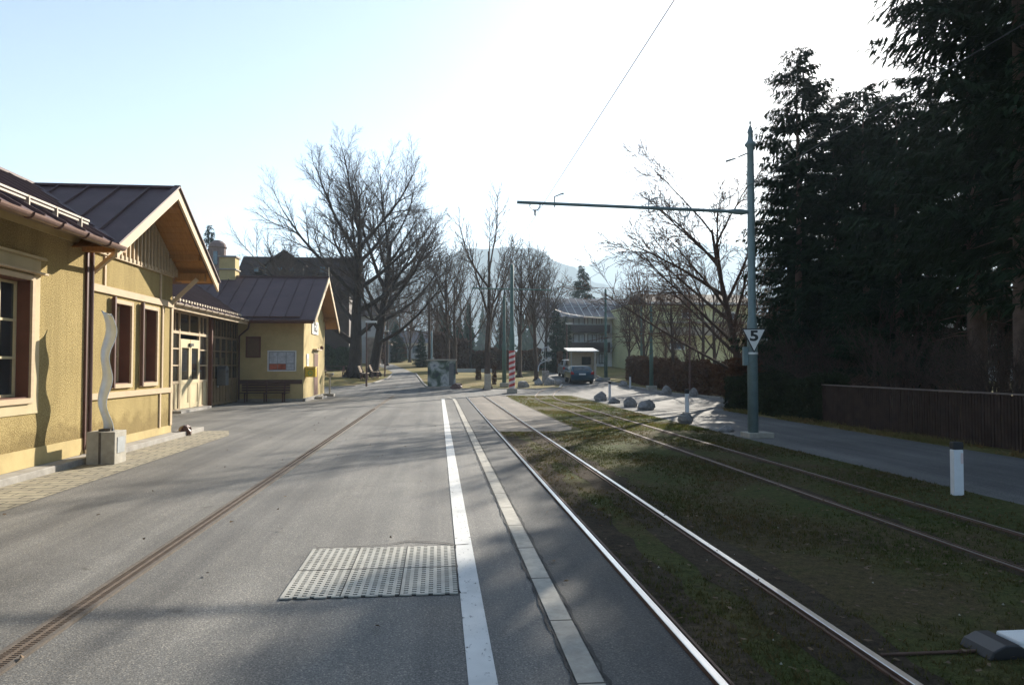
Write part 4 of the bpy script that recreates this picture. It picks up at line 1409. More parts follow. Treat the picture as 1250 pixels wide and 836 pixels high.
tag(t2.build('boulder', M['pipe']), 'dark boulder leaning at the corner of the painted kiosk', 'boulder')
# grey concrete marker block by the tree
x, y = at(595.5, 48.5)
t = thing('tree_guard', 'grey upright concrete guard at the foot of the tree behind the rails end', 'tree guard', (x, y, T(y)))
m = MB(); m.box(x - 0.22, x + 0.2, y - 0.15, y + 0.15, T(y), T(y) + 1.05); m.build('panel', M['concrete'], t, bevel=0.02)

# ------------------------------------------------------------------ boulders & delineators
def boulder(px, base_py, zc, w_px, h_px, label, seed, grp='granite boulders lining the road', rotz=0):
    x, y = at(px, zc)
    w, h = w_px / FPX * zc / 2, h_px / FPX * zc
    m = MB(); rr_ = random.Random(seed)
    rock(m, (x, y, T(y) + h * 0.42), (w * 1.12, w * 0.85, h * 0.72), rr_, 11, 7)
    o_ = m.build('boulder', M['boulder'], origin=(x, y, T(y)))
    tag(o_, label, 'boulder', grp)


boulder(735, 487, 36.5, 20, 11, 'pointed boulder farthest from the camera in the row at the grass edge', 11)
boulder(749, 492, 34, 20, 9, 'low flat boulder second in the row at the grass edge', 12)
boulder(768.5, 498, 31, 19, 13, 'upright boulder third in the row at the grass edge', 13)
boulder(786, 504, 29, 25, 14, 'broad pale boulder nearest the camera in the row of four', 14)
boulder(838, 518, 22.3, 22, 16, 'rounded boulder at the foot of the second roadside marker', 15)
boulder(887.5, 527, 19.5, 24, 10, 'low shaded boulder left of the tall tram pole', 16)
boulder(638, 473, 51.5, 17, 9, 'flat boulder on the lawn right of the striped mast', 17)
boulder(658, 470, 54.5, 12, 8, 'small boulder in front of the spiral sculpture', 18)
boulder(670, 470, 54.5, 14, 11, 'rounded boulder right of the spiral sculpture pedestal', 19)
boulder(681, 470, 55.5, 13, 7, 'low mossy boulder at the tip of the lawn island', 20)
boulder(760, 468, 53, 11, 8, 'small boulder at the far roadside beside a white marker', 21)
boulder(732, 463, 60, 14, 5, 'low stone at the foot of the mast by the bus shelter', 24)
boulder(812.5, 475, 44, 17, 11, 'grey boulder on the dry verge below the brown hedge', 22)
boulder(846, 478, 42, 13, 11, 'dark boulder on the verge under the leaning tree', 23)


def delineator(px, zc, w, h, label, loc=None):
    x, y = loc if loc else at(px, zc)
    z0_ = T(y)
    t = thing('marker_post', label, 'marker post', (x, y, z0_), 'white roadside marker posts')
    pr_ = [(-w / 2, -w * .35), (w / 2, -w * .35), (w / 2 * .8, w * .35), (-w / 2 * .8, w * .35)]
    m = MB(); m.prism([(x + a, y + b, z0_) for a, b in pr_], (0, 0, h * 0.86)); m.build('post', M['white_plastic'], t, bevel=0.012)
    m = MB(); m.prism([(x + a * 1.04, y + b * 1.04, z0_ + h * 0.861) for a, b in pr_], (0, 0, h * 0.14)); m.build('cap', M['black'], t, bevel=0.012)
    m = MB(); m.box(x + w * 0.2, x + w * 0.42, y - w * .36 - 0.006, y - w * .36 + 0.001, z0_ + h * 0.6, z0_ + h * 0.8); m.build('reflector', M['stripe_white'], t)


delineator(0, 0, 0.145, 0.72, 'nearest white marker post with black top on the footpath edge', (6.96, 9.35))
delineator(838, 23.3, 0.13, 1.0, 'white marker post behind the rounded boulder at the road edge')
delineator(744, 37.2, 0.13, 0.95, 'white marker post behind the row of four boulders')
delineator(769, 51, 0.13, 0.9, 'white marker post on the far side of the road')

# point lever box lying by the track (bottom right)
t = thing('point_lever_box', 'low black and white tram point lever housing in the dark grass', 'lever box', (3.5, 4.25, 0))
m = MB()
prof = [(-0.16, 0.0), (-0.13, 0.05), (-0.05, 0.085), (0.03, 0.085), (0.14, 0.02), (0.16, 0.0)]
m.prism([(3.40 + a, 4.10, 0.01 + b) for a, b in prof], (0, 0.26, 0)); m.build('black_housing', M['black'], t, bevel=0.008)
m = MB(); m.box(3.47, 4.25, 4.14, 4.34, 0.03, 0.10); m.build('white_weight', M['white_paint'], t, bevel=0.015)
m = MB(); m.tube((3.3, 4.23, 0.02), (2.64, 4.23, 0.02), 0.010); m.build('throw_rod', M['rail_side'], t)

# ------------------------------------------------------------------ trees
from math import sin, cos, pi


def grow(tr_, cr_, rg, p, d_, L, r, lvl, P):
    n = P['seg'][lvl]
    pts = [p.copy()]; rad = [r]
    tip = P['tip'][lvl]
    wob = P['wob'][lvl]; up = P['up'][lvl]
    dirs = []
    for i in range(n):
        d_ = Vector((d_.x + rg.uniform(-wob, wob), d_.y + rg.uniform(-wob, wob), d_.z + rg.uniform(-wob, wob) + up))
        d_.normalize()
        p = p + d_ * (L / n)
        pts.append(p.copy()); rad.append(max(P['rmin'], r * (1 - (i + 1) / n * (1 - tip))))
        dirs.append(d_.copy())
    mesh = tr_ if lvl <= P.get('trunk_lvl', 1) else cr_
    mesh.ptube(pts, rad, 8 if lvl == 0 else (5 if lvl == 1 else 3), caps=False)
    if lvl >= P['levels']: return
    k_ = P['n'][lvl]
    az = rg.uniform(0, 6.28)
    for c in range(k_):
        s0 = P['start'][lvl]
        tt = s0 + (1 - s0) * ((c + rg.uniform(0.1, 0.9)) / k_)
        f = tt * n
        i = min(n - 1, int(f)); fr_ = f - i
        q = pts[i].lerp(pts[i + 1], fr_)
        rr_ = rad[i] + (rad[i + 1] - rad[i]) * fr_
        dd = dirs[i]
        az += 2.4 + rg.uniform(-.5, .5)
        ang = P['ang'][lvl] * rg.uniform(0.7, 1.3) * (1.15 - 0.4 * tt)
        a = dd.orthogonal().normalized(); b = dd.cross(a)
        side = a * cos(az) + b * sin(az)
        if lvl == 0 and P.get('bias'): side = (side + Vector(P['bias'])).normalized()
        nd = dd * cos(ang) + side * sin(ang)
        ln = L * P['ratio'][lvl] * rg.uniform(0.75, 1.2) * (1.15 - P['short'] * tt)
        grow(tr_, cr_, rg, q, nd.normalized(), ln, min(rr_ * 0.8, max(P['rmin'], r * P['rr'][lvl] * rg.uniform(.8, 1.1))), lvl + 1, P)


LINDEN = dict(levels=4, n=[9, 9, 7, 5], seg=[7, 7, 5, 3, 2], start=[0.26, 0.25, 0.2, 0.15], ang=[0.72, 0.62, 0.6, 0.6], ratio=[0.70, 0.42, 0.42, 0.45], rr=[0.42, 0.38, 0.42, 0.5],
              tip=[0.25, 0.2, 0.2, 0.3, 0.4], wob=[0.05, 0.10, 0.16, 0.2, 0.25], up=[0.04, 0.07, 0.06, 0.05, 0.03], rmin=0.010, short=0.45)


def bare_tree(name, seed, H, r0, P, bark, twig, label=None, group=None, loc=(0, 0, 0), dir0=(0, 0, 1), flare=True):
    rg = random.Random(seed)
    a, b = MB(), MB()
    grow(a, b, rg, Vector((0, 0, -0.1)), Vector(dir0).normalized(), H * P.get('trunk_frac', 0.78), r0, 0, P)
    if flare:
        for k_ in range(7):
            an = k_ * 0.9 + rg.uniform(-.2, .2)
            a.ptube([(cos(an) * r0 * 0.55, sin(an) * r0 * 0.55, 0.9 * r0 * 2.2), (cos(an) * r0 * 0.8, sin(an) * r0 * 0.8, r0 * 0.8), (cos(an) * r0 * 1.6, sin(an) * r0 * 1.6, -0.08)], [r0 * 0.3, r0 * 0.38, r0 * 0.3], 6)
    t = thing(name, label, 'tree', (0, 0, 0), group)
    a.build('trunk', bark, t, smooth=True); b.build('crown', twig, t)
    t.location = loc
    return t


def place(o, px, zc, label, scale=1.0, rz=0.0, first=False, group=None, sink=0, sz=None):
    c = o if first else copy_tree(o)
    x, y = at(px, zc)
    c.location = (x, y, T(y) - sink)
    c.rotation_euler = (0, 0, rz)
    c.scale = (scale, scale, sz or scale)
    c['label'] = label
    if group: c['group'] = group
    return c


# the two big old trees on the bank
PW = dict(LINDEN, rmin=0.007, n=[14, 11, 10, 8], start=[0.2, 0.2, 0.2, 0.15], ang=[0.98, 0.62, 0.6, 0.6], ratio=[0.72, 0.42, 0.42, 0.45], short=0.42, up=[0.04, 0.085, 0.06, 0.05, 0.03])
P1 = dict(PW, bias=(0.08, 0, 0))
x, y = at(433, 60)
bare_tree('broad_tree', 301, 16.6, 0.60, P1, M['dark_bark'], M['twig'], 'large bare tree with broad fan crown, left one of the twin trees', 'twin bare trees on the grass bank', (x, y, T(y) + 0.3), dir0=(0.04, 0, 1)).scale = (0.95, 0.95, 0.96)
P2 = dict(PW, bias=(0.08, 0, 0))
x, y = at(455, 63)
bare_tree('broad_tree', 302, 15.0, 0.46, P2, M['dark_bark'], M['twig'], 'large bare tree leaning right, right one of the twin trees', 'twin bare trees on the grass bank', (x, y, T(y) + 0.3), dir0=(0.12, 0, 1))

PM = dict(LINDEN, levels=3, n=[13, 11, 9], seg=[7, 6, 4, 2], ang=[0.62, 0.6, 0.6], ratio=[0.48, 0.42, 0.42], rr=[0.4, 0.4, 0.5], rmin=0.012, start=[0.28, 0.2, 0.15], up=[0.04, 0.09, 0.06, 0.03])
protoA = bare_tree('bare_tree', 5, 12, 0.22, PM, M['bark'], M['twig'])
PB = dict(PM, n=[7, 12, 7], ang=[0.75, 0.5, 0.6], ratio=[0.72, 0.30, 0.4], up=[0.02, 0.12, 0.05, 0.02], start=[0.22, 0.25, 0.2])
protoB = bare_tree('bare_tree', 8, 12, 0.24, PB, M['bark'], M['twig'])
PC = dict(PM, levels=3, n=[14, 10, 8], ang=[0.55, 0.55, 0.6], ratio=[0.62, 0.40, 0.4], start=[0.08, 0.12, 0.15], trunk_frac=0.7)
protoC = bare_tree('bare_tree', 12, 10, 0.20, PC, M['bark'], M['red_twig'])
G1 = 'bare park trees behind the rails'
place(protoB, 596, 49.5, 'tall bare tree with arching limbs behind the rails end', 1.0, 0.4, True, G1)
place(protoA, 547, 66, 'slender double-stemmed bare tree behind the painted kiosk', 1.0, 1.0, True, G1, sz=0.98)
place(protoC, 786, 70, 'bushy reddish bare tree in front of the gap between the two far buildings', 1.12, 0.3, True)
place(protoA, 655, 60, 'bare tree right of the striped mast, above the spiral sculpture', 0.92, 2.2, group=G1)
place(protoA, 634, 66, 'thin bare tree close behind the striped mast', 0.98, 4.0, group=G1)
place(protoB, 555, 72, 'bare tree with upright limbs behind the slender kiosk tree', 0.95, 3.0, group=G1)
place(protoB, 574, 80, 'distant bare tree between kiosk tree and arching tree', 0.9, 5.0, group=G1)
place(protoA, 665, 78, 'bare tree behind the spiral sculpture beside the dark spruce', 0.95, 5.2, group=G1)
place(protoC, 610, 88, 'dense brown bare tree far behind the plain green mast', 0.9, 2.0, group=G1)
place(protoC, 500, 104, 'bare tree at the top of the rising path', 1.1, 2.8, group=G1)
place(protoC, 533, 98, 'dense bare tree beyond the wooden pole', 0.8, 0.8, group=G1)
place(protoA, 472, 92, 'bare tree beside the retaining wall of the rising path', 1.0, 0.2, group=G1)
place(protoA, 352, 70, 'bare tree partly hidden behind the station wing roof', 1.05, 1.9)
place(protoC, 838, 52, 'small pruned bare tree behind the brown hedge', 0.5, 1.1, sz=0.45)
place(protoC, 812, 58, 'small bare fruit tree in front of the pale green building', 0.45, 3.9)
place(protoB, 872, 56, 'bare garden tree in front of the green facade right part', 0.75, 2.5)

place(protoA, 822, 50, 'slim bare tree just behind the brown hedge near the thin lamp post', 0.62, 0.7)
place(protoB, 858, 47, 'bare tree behind the hedge between lamp post and tall tram pole', 0.66, 5.6)
place(protoC, 896, 44, 'dense bare bush-like tree left of the tall tram pole', 0.6, 3.1)
place(protoA, 768, 62, 'bare tree in front of the timber loggias of the flats', 0.6, 3.6)

# arching tree by the tall pole
PF = dict(LINDEN, levels=4, n=[14, 10, 8, 5], ang=[0.85, 0.55, 0.6, 0.6], ratio=[0.75, 0.40, 0.42, 0.45], start=[0.10, 0.25, 0.2, 0.2], up=[0.03, 0.0, -0.01, 0.0, 0], bias=(-0.75, -0.1, 0), wob=[0.08, 0.09, 0.14, 0.2, 0.25])
x, y = at(908, 36)
bare_tree('arching_tree', 44, 11.0, 0.24, PF, M['bark'], M['red_twig'], 'bare tree with long limbs arching left behind the tall tram pole', None, (x, y, T(y)), dir0=(-0.12, 0, 1))

# shrubs without leaves
PS = dict(LINDEN, levels=3, n=[6, 5, 3], seg=[4, 4, 3, 2], start=[0.05, 0.2, 0.2], ang=[0.5, 0.5, 0.6], ratio=[0.8, 0.45, 0.45], rr=[0.6, 0.45, 0.5], rmin=0.006, short=0.3, wob=[0.15, 0.15, 0.2, 0.2], trunk_lvl=0)
def shrub(seed, H, mat):
    rg = random.Random(seed)
    a, b = MB(), MB()
    for k_ in range(7):
        an = k_ * 0.9
        grow(a, b, rg, Vector((cos(an) * 0.12, sin(an) * 0.12, -0.05)), Vector((cos(an) * 0.45, sin(an) * 0.45, 1)).normalized(), H * 0.7, 0.035, 0, PS)
    t = thing('bare_shrub', None, 'shrub', (0, 0, 0))
    a.build('stem', mat, t); b.build('twigs', mat, t)
    return t


shA = shrub(3, 2.7, M['bark'])
first = True
GS = 'bare shrubs under the tall conifers'
shr = [(13.2, 9.5, 0.8), (13.5, 12, 0.9), (14.4, 14.2, 0.95), (13.4, 16.3, 0.8), (14.6, 18.5, 0.95), (13.5, 20.6, 0.9), (14.8, 22.8, 1.2), (13.6, 25.0, 1.0), (14.6, 27.2, 1.1), (13.8, 29.4, 1.0), (17, 16, 1.2), (18, 22, 1.3)]
lab = ['nearest the right picture edge', 'second from the right edge', 'behind the fence between two trunks', 'left of the pale spruce trunk', 'behind the fence middle', 'where fence meets hedge', 'behind the dark hedge, right part', 'behind the dark hedge middle', 'behind the dark hedge left part', 'at the left end of the dark hedge', 'deeper in the garden at right', 'deeper in the garden at centre']
for i, ((x, y, s), lb) in enumerate(zip(shr, lab)):
    c = shA if i == 0 else copy_tree(shA)
    c.location = (x, y, 0); c.rotation_euler = (0, 0, i * 1.7); c.scale = (s,) * 3
    tag(c, 'leafless shrub ' + lb, 'shrub', GS)

# conifers


def conifer(name, seed, H, rmax, bare, dens, mat, droop=0.35, tip_sz=1.0, bark=M['spruce_bark'], power=0.8, ns=5, stub=0.35):
    rg = random.Random(seed)
    a, b = MB(), MB()
    r0 = H * 0.0105 + 0.05
    pts, rad = [], []
    for i in range(11):
        u = i / 10
        pts.append((rg.uniform(-.04, .04) * u * 2, rg.uniform(-.04, .04) * u * 2, -0.1 + (H - 0.2) * u)); rad.append(r0 * (1 - u) + 0.012)
    a.ptube(pts, rad, 9)
    z = bare
    # dead stubs under the crown
    q = 1.2
    while q < bare + 1.5:
        an = rg.uniform(0, 6.28); L = rg.uniform(0.4, 1.0) * stub * rmax
        a.ptube([(0, 0, q), (cos(an) * L * .5, sin(an) * L * .5, q - .02), (cos(an) * L, sin(an) * L, q - 0.15 * L)], [0.03, 0.02, 0.008], 4, False)
        q += rg.uniform(0.08, 0.22)
    while z < H - 0.15:
        u = (z - bare) / (H - bare)
        prof = (1 - u) ** power
        if u < 0.12: prof *= 0.75 + 2.0 * u
        nb = rg.randint(5, 8) if u < 0.8 else 5
        for k_ in range(nb):
            an = rg.uniform(0, 6.28)
            L = rmax * prof * rg.uniform(0.62, 1.15) + 0.12
            if rg.random() < 0.08: continue
            dz = -droop * L * (1 - u * 1.6) * rg.uniform(0.3, 1.9)
            p0 = Vector((0, 0, z + rg.uniform(-.1, .1)))
            p1 = Vector((cos(an) * L * .55, sin(an) * L * .55, p0.z + dz * 0.75))
            p2 = Vector((cos(an) * L, sin(an) * L, p0.z + dz * 0.8 + 0.05 * L))
            b.ptube([p0, p1, p2], [0.020 * (1 - u) + 0.010, 0.012, 0.005], 3, False)
            nn = max(3, int(L * dens))
            for s_ in range(nn):
                t_ = (s_ + rg.random()) / nn
                t_ = 0.12 + 0.9 * t_
                q_ = p0.lerp(p1, t_ / .55) if t_ < .55 else p1.lerp(p2, (t_ - .55) / .45)
                sw = (0.16 + 0.30 * (1 - abs(t_ - .5) * 1.2)) * tip_sz * (0.5 + 0.5 * min(1, L / 1.5))
                for e in range(ns):
                    side = rg.choice((-1, 1))
                    dx_ = cos(an + side * rg.uniform(.5, 1.3)); dy_ = sin(an + side * rg.uniform(.5, 1.3))
                    ln = sw * rg.uniform(.7, 1.7)
                    w = ln * rg.uniform(0.07, 0.15)
                    dn = -rg.uniform(-0.1, 1.1) * ln
                    ex, ey, ez = q_.x + dx_ * ln, q_.y + dy_ * ln, q_.z + dn
                    mx, my, mz = q_.x + dx_ * ln * .45, q_.y + dy_ * ln * .45, q_.z + dn * .35
                    b.add([(q_.x, q_.y, q_.z), (mx - dy_ * w, my + dx_ * w, mz - w * .5), (ex, ey, ez), (mx + dy_ * w, my - dx_ * w, mz)], [(0, 1, 2), (0, 2, 3)])
        z += rg.uniform(0.20, 0.34) * (1 if u < .7 else 0.7)
    t = thing(name, None, 'tree', (0, 0, 0))
    a.build('trunk', bark, t, smooth=True); b.build('crown', mat, t)
    return t


spA = conifer('spruce_tree', 3, 15.5, 2.8, 2.6, 7, M['spruce'], ns=8, tip_sz=0.70, power=0.45)
spB = conifer('spruce_tree', 7, 21.0, 3.3, 4.8, 5.2, M['spruce'], droop=0.5, ns=7, tip_sz=0.74, power=0.42)
spC = conifer('spruce_tree', 9, 10.0, 2.6, 0.6, 7, M['spruce_far'], ns=4, tip_sz=1.2)
GC = 'tall dark conifers behind the fence'


def put(o, x, y, rz, s, label, group=GC, first=False, sz=None):
    c = o if first else copy_tree(o)
    c.location = (x, y, T(y)); c.rotation_euler = (0, 0, rz); c.scale = (s, s, sz or s)
    tag(c, label, 'tree', group)
    return c


put(spA, 14.6, 28.6, 0, 0.95, 'narrow spruce with pointed top nearest the tall tram pole', first=True)
put(spA, 16.0, 26.2, 2.1, 0.86, 'spruce right of the one next to the tram pole', sz=0.80)
put(spA, 15.6, 31.5, 4.0, 0.72, 'shorter spruce peeping out behind the tram pole')
put(spA, 16.9, 23.9, 1.2, 0.80, 'spruce in the sunlit gap of the dark trees', sz=0.72)
put(spA, 15.2, 23.0, 3.2, 0.82, 'dense spruce closing the lower part of the bright gap', sz=0.70)
put(spA, *at(1022, 29), 0.4, 0.95, 'spruce between the pointed one and the bright gap', sz=0.80)
put(spA, 17.6, 29.5, 5.2, 1.0, 'spruce behind the pointed one, second row', sz=0.80)
put(spA, 20.2, 24.6, 2.4, 1.0, 'spruce deeper in the garden below the sun', sz=0.82)
put(spB, 15.3, 19.6, 0.5, 1.0, 'very tall spruce right of the bright gap', first=True)
put(spB, 14.2, 16.6, 2.9, 0.98, 'very tall spruce with pale trunk near the right edge')
put(spB, 14.0, 13.2, 4.4, 1.0, 'spruce at the right edge of the picture')
put(spB, 18.5, 20.6, 1.4, 1.1, 'tall spruce in the second row behind the bright gap')
put(spB, 19.5, 12.8, 3.3, 1.05, 'tall spruce in the second row at the picture edge')
put(spB, 14.5, 9.0, 0.2, 1.0, 'spruce just outside the right picture edge')

GF = 'distant evergreens'


def putpx(o, px, zc, top_py, label, rz=0, first=False, H0=10.0, wide=1.0, group=GF):
    x, y = at(px, zc)
    h = zat(top_py, zc) - T(y)
    s = h / H0
    c = put(o, x, y, rz, s * wide, label, group, first, sz=s)
    return c


putpx(spC, 711, 118, 322, 'conical conifer rising behind the roof of the flats', 0, True, wide=0.92)
putpx(spC, 679, 76, 376, 'dark dense spruce left of the flats', 1, wide=0.95)
putpx(spC, 690, 82, 385, 'second dark spruce against the left end of the flats', 2.2, wide=1.0)
putpx(spC, 254, 80, 272, 'conifer rising behind the chimney above the station roof', 2, wide=0.62)
putpx(spC, 545, 95, 378, 'small dark spruce behind the slender kiosk tree', 3, wide=0.8)
putpx(spC, 560, 100, 385, 'small dark spruce right of the slender kiosk tree', 4, wide=0.8)
putpx(spC, 572, 110, 372, 'pointed dark spruce amid the brown park trees', 5, wide=0.6)
putpx(spC, 484, 104, 392, 'dark evergreen above the stone retaining wall', 5, wide=1.1)
putpx(spC, 514, 88, 402, 'low dark evergreen where the rising path disappears', 1.5, wide=0.9)
putpx(spC, 405, 84, 402, 'dark evergreen clump behind the twin trees', 2.5, wide=1.7)
putpx(spC, 422, 88, 408, 'second dark evergreen behind the twin trees', 3.7, wide=1.7)


# ------------------------------------------------------------------ hedges
def hedge(name, label, path, w, h, n, mat, seed, leaf=0.06, stems=True, z_extra=0.0):
    rg = random.Random(seed)
    a, b = MB(), MB()
    L = [math.hypot(q[0] - p[0], q[1] - p[1]) for p, q in zip(path, path[1:])]
    tot = sum(L)
    def pos(s_):
        for l, p, q in zip(L, path, path[1:]):
            if s_ <= l:
                t_ = s_ / l
                return p[0] + (q[0] - p[0]) * t_, p[1] + (q[1] - p[1]) * t_, (q[0] - p[0]) / l, (q[1] - p[1]) / l
            s_ -= l
        return path[-1][0], path[-1][1], 1, 0
    for _ in range(n):
        s_ = rg.uniform(0, tot)
        x, y, dx_, dy_ = pos(s_)
        hh = h * (1 + 0.10 * sin(s_ * 1.3 + seed) + 0.06 * sin(s_ * 3.7))
        # most leaves lie near the skin of the hedge
        if rg.random() < 0.65:
            if rg.random() < 0.4: o_, z = rg.uniform(-.5, .5) * w, hh * rg.uniform(0.9, 1.06)
            else: o_, z = rg.choice((-.5, .5)) * w * rg.uniform(.8, 1.12), hh * rg.random()
        else: o_, z = rg.uniform(-.5, .5) * w, hh * rg.random()
        px_, py_ = x - dy_ * o_, y + dx_ * o_
        s2 = leaf * rg.uniform(0.5, 1.4)
        v1 = Vector((rg.uniform(-1, 1), rg.uniform(-1, 1), rg.uniform(-1, 1))).normalized() * s2
        v2 = Vector((rg.uniform(-1, 1), rg.uniform(-1, 1), rg.uniform(-1, 1))).normalized() * s2 * .7
        c = Vector((px_, py_, T(py_) + z + z_extra))
        b.add([c - v1, c + v2, c + v1, c - v2], [(0, 1, 2, 3)])
    ns_ = int(tot * 14)
    for i in range(ns_):
        x, y, dx_, dy_ = pos(rg.uniform(0, tot)); o_ = rg.uniform(-.4, .4) * w
        x -= dy_ * o_; y += dx_ * o_
        hh = h * rg.uniform(0.7, 1.12)
        x2, y2 = x + rg.uniform(-.25, .25), y + rg.uniform(-.25, .25)
        a.ptube([(x, y, T(y) - .03), ((x + x2) / 2 + rg.uniform(-.06, .06), (y + y2) / 2, T(y) + hh * .5), (x2, y2, T(y) + hh)], [0.018, 0.012, 0.004], 3, False)
    mid_ = path[len(path) // 2]
    t = thing(name, label, 'hedge', (mid_[0], mid_[1], T(mid_[1])))
    a.build('branches', M['bark'], t); b.build('foliage', mat, t)
    return t


hedge('clipped_hedge', 'dark clipped hedge behind the tall tram pole beside the footpath', [(11.9, 21.2), (11.9, 28.6)], 0.95, 1.28, 34000, M['dark_hedge'], 2, 0.045)
hedge('brown_hedge', 'russet winter hedge along the far side of the road', [(12.6, 29.2), (15.8, 36.6), (16.6, 40), (15.8, 46), (15.6, 53), (16.2, 60)], 1.3, 1.75, 52000, M['beech_hedge'], 6, 0.08)
hedge('brown_hedge', 'loose brown bushes in front of the pale green building', [(18.5, 42), (24, 44), (33, 44)], 2.2, 2.2, 26000, M['beech_hedge'], 8, 0.10)
hedge('brown_hedge', 'rust brown hedge at the back of the park lawn', [at(568, 84), at(600, 82), at(660, 80)], 1.6, 2.0, 16000, M['beech_hedge'], 9, 0.11)
hedge('round_bush', 'round russet bush left of the parked cars', [at(680.5, 74), at(686, 74)], 1.6, 2.1, 5000, M['beech_hedge'], 10, 0.10)
hedge('brown_hedge', 'pale brown hedge behind the kiosk and wooden pole', [at(532, 78), at(566, 80)], 2.2, 3.4, 12000, M['red_twig'], 14, 0.12)
hedge('dark_bushes', 'dark evergreen bushes behind the picnic table', [at(392, 78), at(430, 80)], 2.0, 2.4, 10000, M['ever'], 15, 0.14)

# fence
fr = thing('picket_fence', 'dark stained wooden fence behind the footpath at right', 'fence', (11.55, 12, 0))
m = MB(); y_ = 2.0
rg = random.Random(2)
while y_ < 21.2:
    w = rg.uniform(0.055, 0.075)
    z_ = 1.14 + rg.uniform(-.012, .012)
    m.box(11.52 + rg.uniform(-.004, .004), 11.545, y_, y_ + w, 0.05, z_)
    y_ += 0.092
m.build('pickets', M['fence_wood'], fr)
m = MB(); m.box(11.548, 11.61, 2.0, 21.2, 0.25, 0.33); m.box(11.548, 11.61, 2.0, 21.2, 0.92, 1.0); m.build('rail', M['fence_wood'], fr)
m = MB(); m.box(11.49, 11.60, 2.0, 21.2, 1.155, 1.185); m.build('cap_rail', M['fence_cap'], fr)
y_ = 2.2
while y_ < 21.2:
    m = MB(); m.box(11.612, 11.70, y_, y_ + 0.09, 0, 1.12); m.build('post', M['fence_wood'], fr); y_ += 2.3

# ------------------------------------------------------------------ far buildings


def win_on(m_frame, m_pane, x0, x1, y, z0, z1):
    m_frame.box(x0, x1, y - 0.06, y - 0.002, z0, z1)
    m_pane.box(x0 + 0.1, x1 - 0.1, y - 0.075, y - 0.061, z0 + 0.1, z1 - 0.1)


# flats with balconies
ZA = 92
ax0, ay = at(684, ZA); ax1, _ = at(757, ZA)
ay = at(720, ZA)[1]
gz0 = T(ay)
A = thing('apartment_block', 'white block of flats with dark timber balconies and grey tiled roof', 'building', ((ax0 + ax1) / 2, ay, gz0))
m = MB(); m.box(ax0 - 2, ax1, ay, ay + 11, gz0 - 0.5, gz0 + 6.3); m.build('wall', M['white_wall'], A)
m = MB()
zr, ze = zat(364, ZA + 5), zat(387, ZA - 1.4)
m.prism([(ax0 - 3.2, ay - 1.5, ze), (ax0 - 3.2, ay + 5.5, zr), (ax0 - 3.2, ay + 12.5, ze), (ax0 - 3.2, ay + 12.5, ze - .2), (ax0 - 3.2, ay + 5.5, zr - .25), (ax0 - 3.2, ay - 1.5, ze - .2)], (ax1 - ax0 + 9.2, 0, 0)); rfo = m.build('roof', M['far_roof'], A)
m = MB()
for i in range(12):
    xx = ax0 - 1 + i * 0.95
    m.beam((xx, ay - 1.4, ze + .05), (xx, ay + 5.4, zr + .05), 0.06, 0.06)
m.beam((ax0 + 0.5, ay + 2, (ze + zr) / 2 + .06), (ax0 + 8.5, ay + 2, (ze + zr) / 2 + .06), 0.05, 0.05)
m.build('solar_panel_rail', M['steel'], rfo)
m = MB(); m.beam((ax0 + 2.6, ay - 1.7, ze + 0.02), (ax1 + 0.2, ay - 3.2, ze - 0.25), 0.12, 0.14); m.build('gutter', M['pale_gutter'], rfo)
bxe = at(742, ZA)[0]
for pyt, pyb, in ((396.5, 406), (418, 430)):
    m = MB(); z1_, z0b = zat(pyt, ZA - 1.4), zat(pyb, ZA - 1.4)
    m.box(ax0 - 1, bxe, ay - 1.5, ay - 1.38, z0b, z1_); m.box(ax0 - 1, ax0 - .9, ay - 1.38, ay, z0b, z1_); m.box(bxe - .1, bxe, ay - 1.38, ay, z0b, z1_)
    m.box(ax0 - 0.9, bxe - .1, ay - 1.38, ay - .002, z0b, z0b + 0.15)
    bo = m.build('balcony', M['dark_wood'], A)
    m = MB(); m.box(ax0 - 1, bxe, ay - 1.54, ay - 1.36, z1_, z1_ + 0.06); m.build('handrail', M['steel'], bo)
for pyt, pyb in ((386.5, 401), (407.5, 423), (431, 444)):
    for (a, b) in ((699, 714), (717, 729), (731, 739)):
        xa, xb = at(a, ZA)[0], at(b, ZA)[0]
        m = MB(); m.box(xa, xb, ay - .05, ay - .002, zat(pyb, ZA), zat(pyt, ZA)); wo = m.build('window', M['dark_wood'], A)
        m = MB(); 
        hx = (xa + xb) / 2
        m.box(xa + .1, hx - .05, ay - .07, ay - .051, zat(pyb, ZA) + .1, zat(pyt, ZA) - .1); m.box(hx + .05, xb - .1, ay - .07, ay - .051, zat(pyb, ZA) + .1, zat(pyt, ZA) - .1)
        m.build('pane', M['curtain'], wo)
# brown loggia tower on the right
xa, xb = at(757.5, ZA)[0], at(767, ZA)[0]
m = MB()
for pyt, pyb in ((388, 396), (399, 408), (409.5, 418), (429, 438)): m.box(xa, xb, ay - 1.0, ay - 0.85, zat(pyb, ZA), zat(pyt, ZA))
m.box(xa, xb, ay - 0.84, ay + 6, gz0, zat(386, ZA)); m.build('loggia', M['dark_wood'], A)
m = MB()
for py_ in (397.5, 419, 427): m.box(xa - .1, xb + .1, ay - 1.1, ay - .84, zat(py_ + 0.7, ZA), zat(py_ - 0.7, ZA))
m.build('slab', M['white_wall'], A)

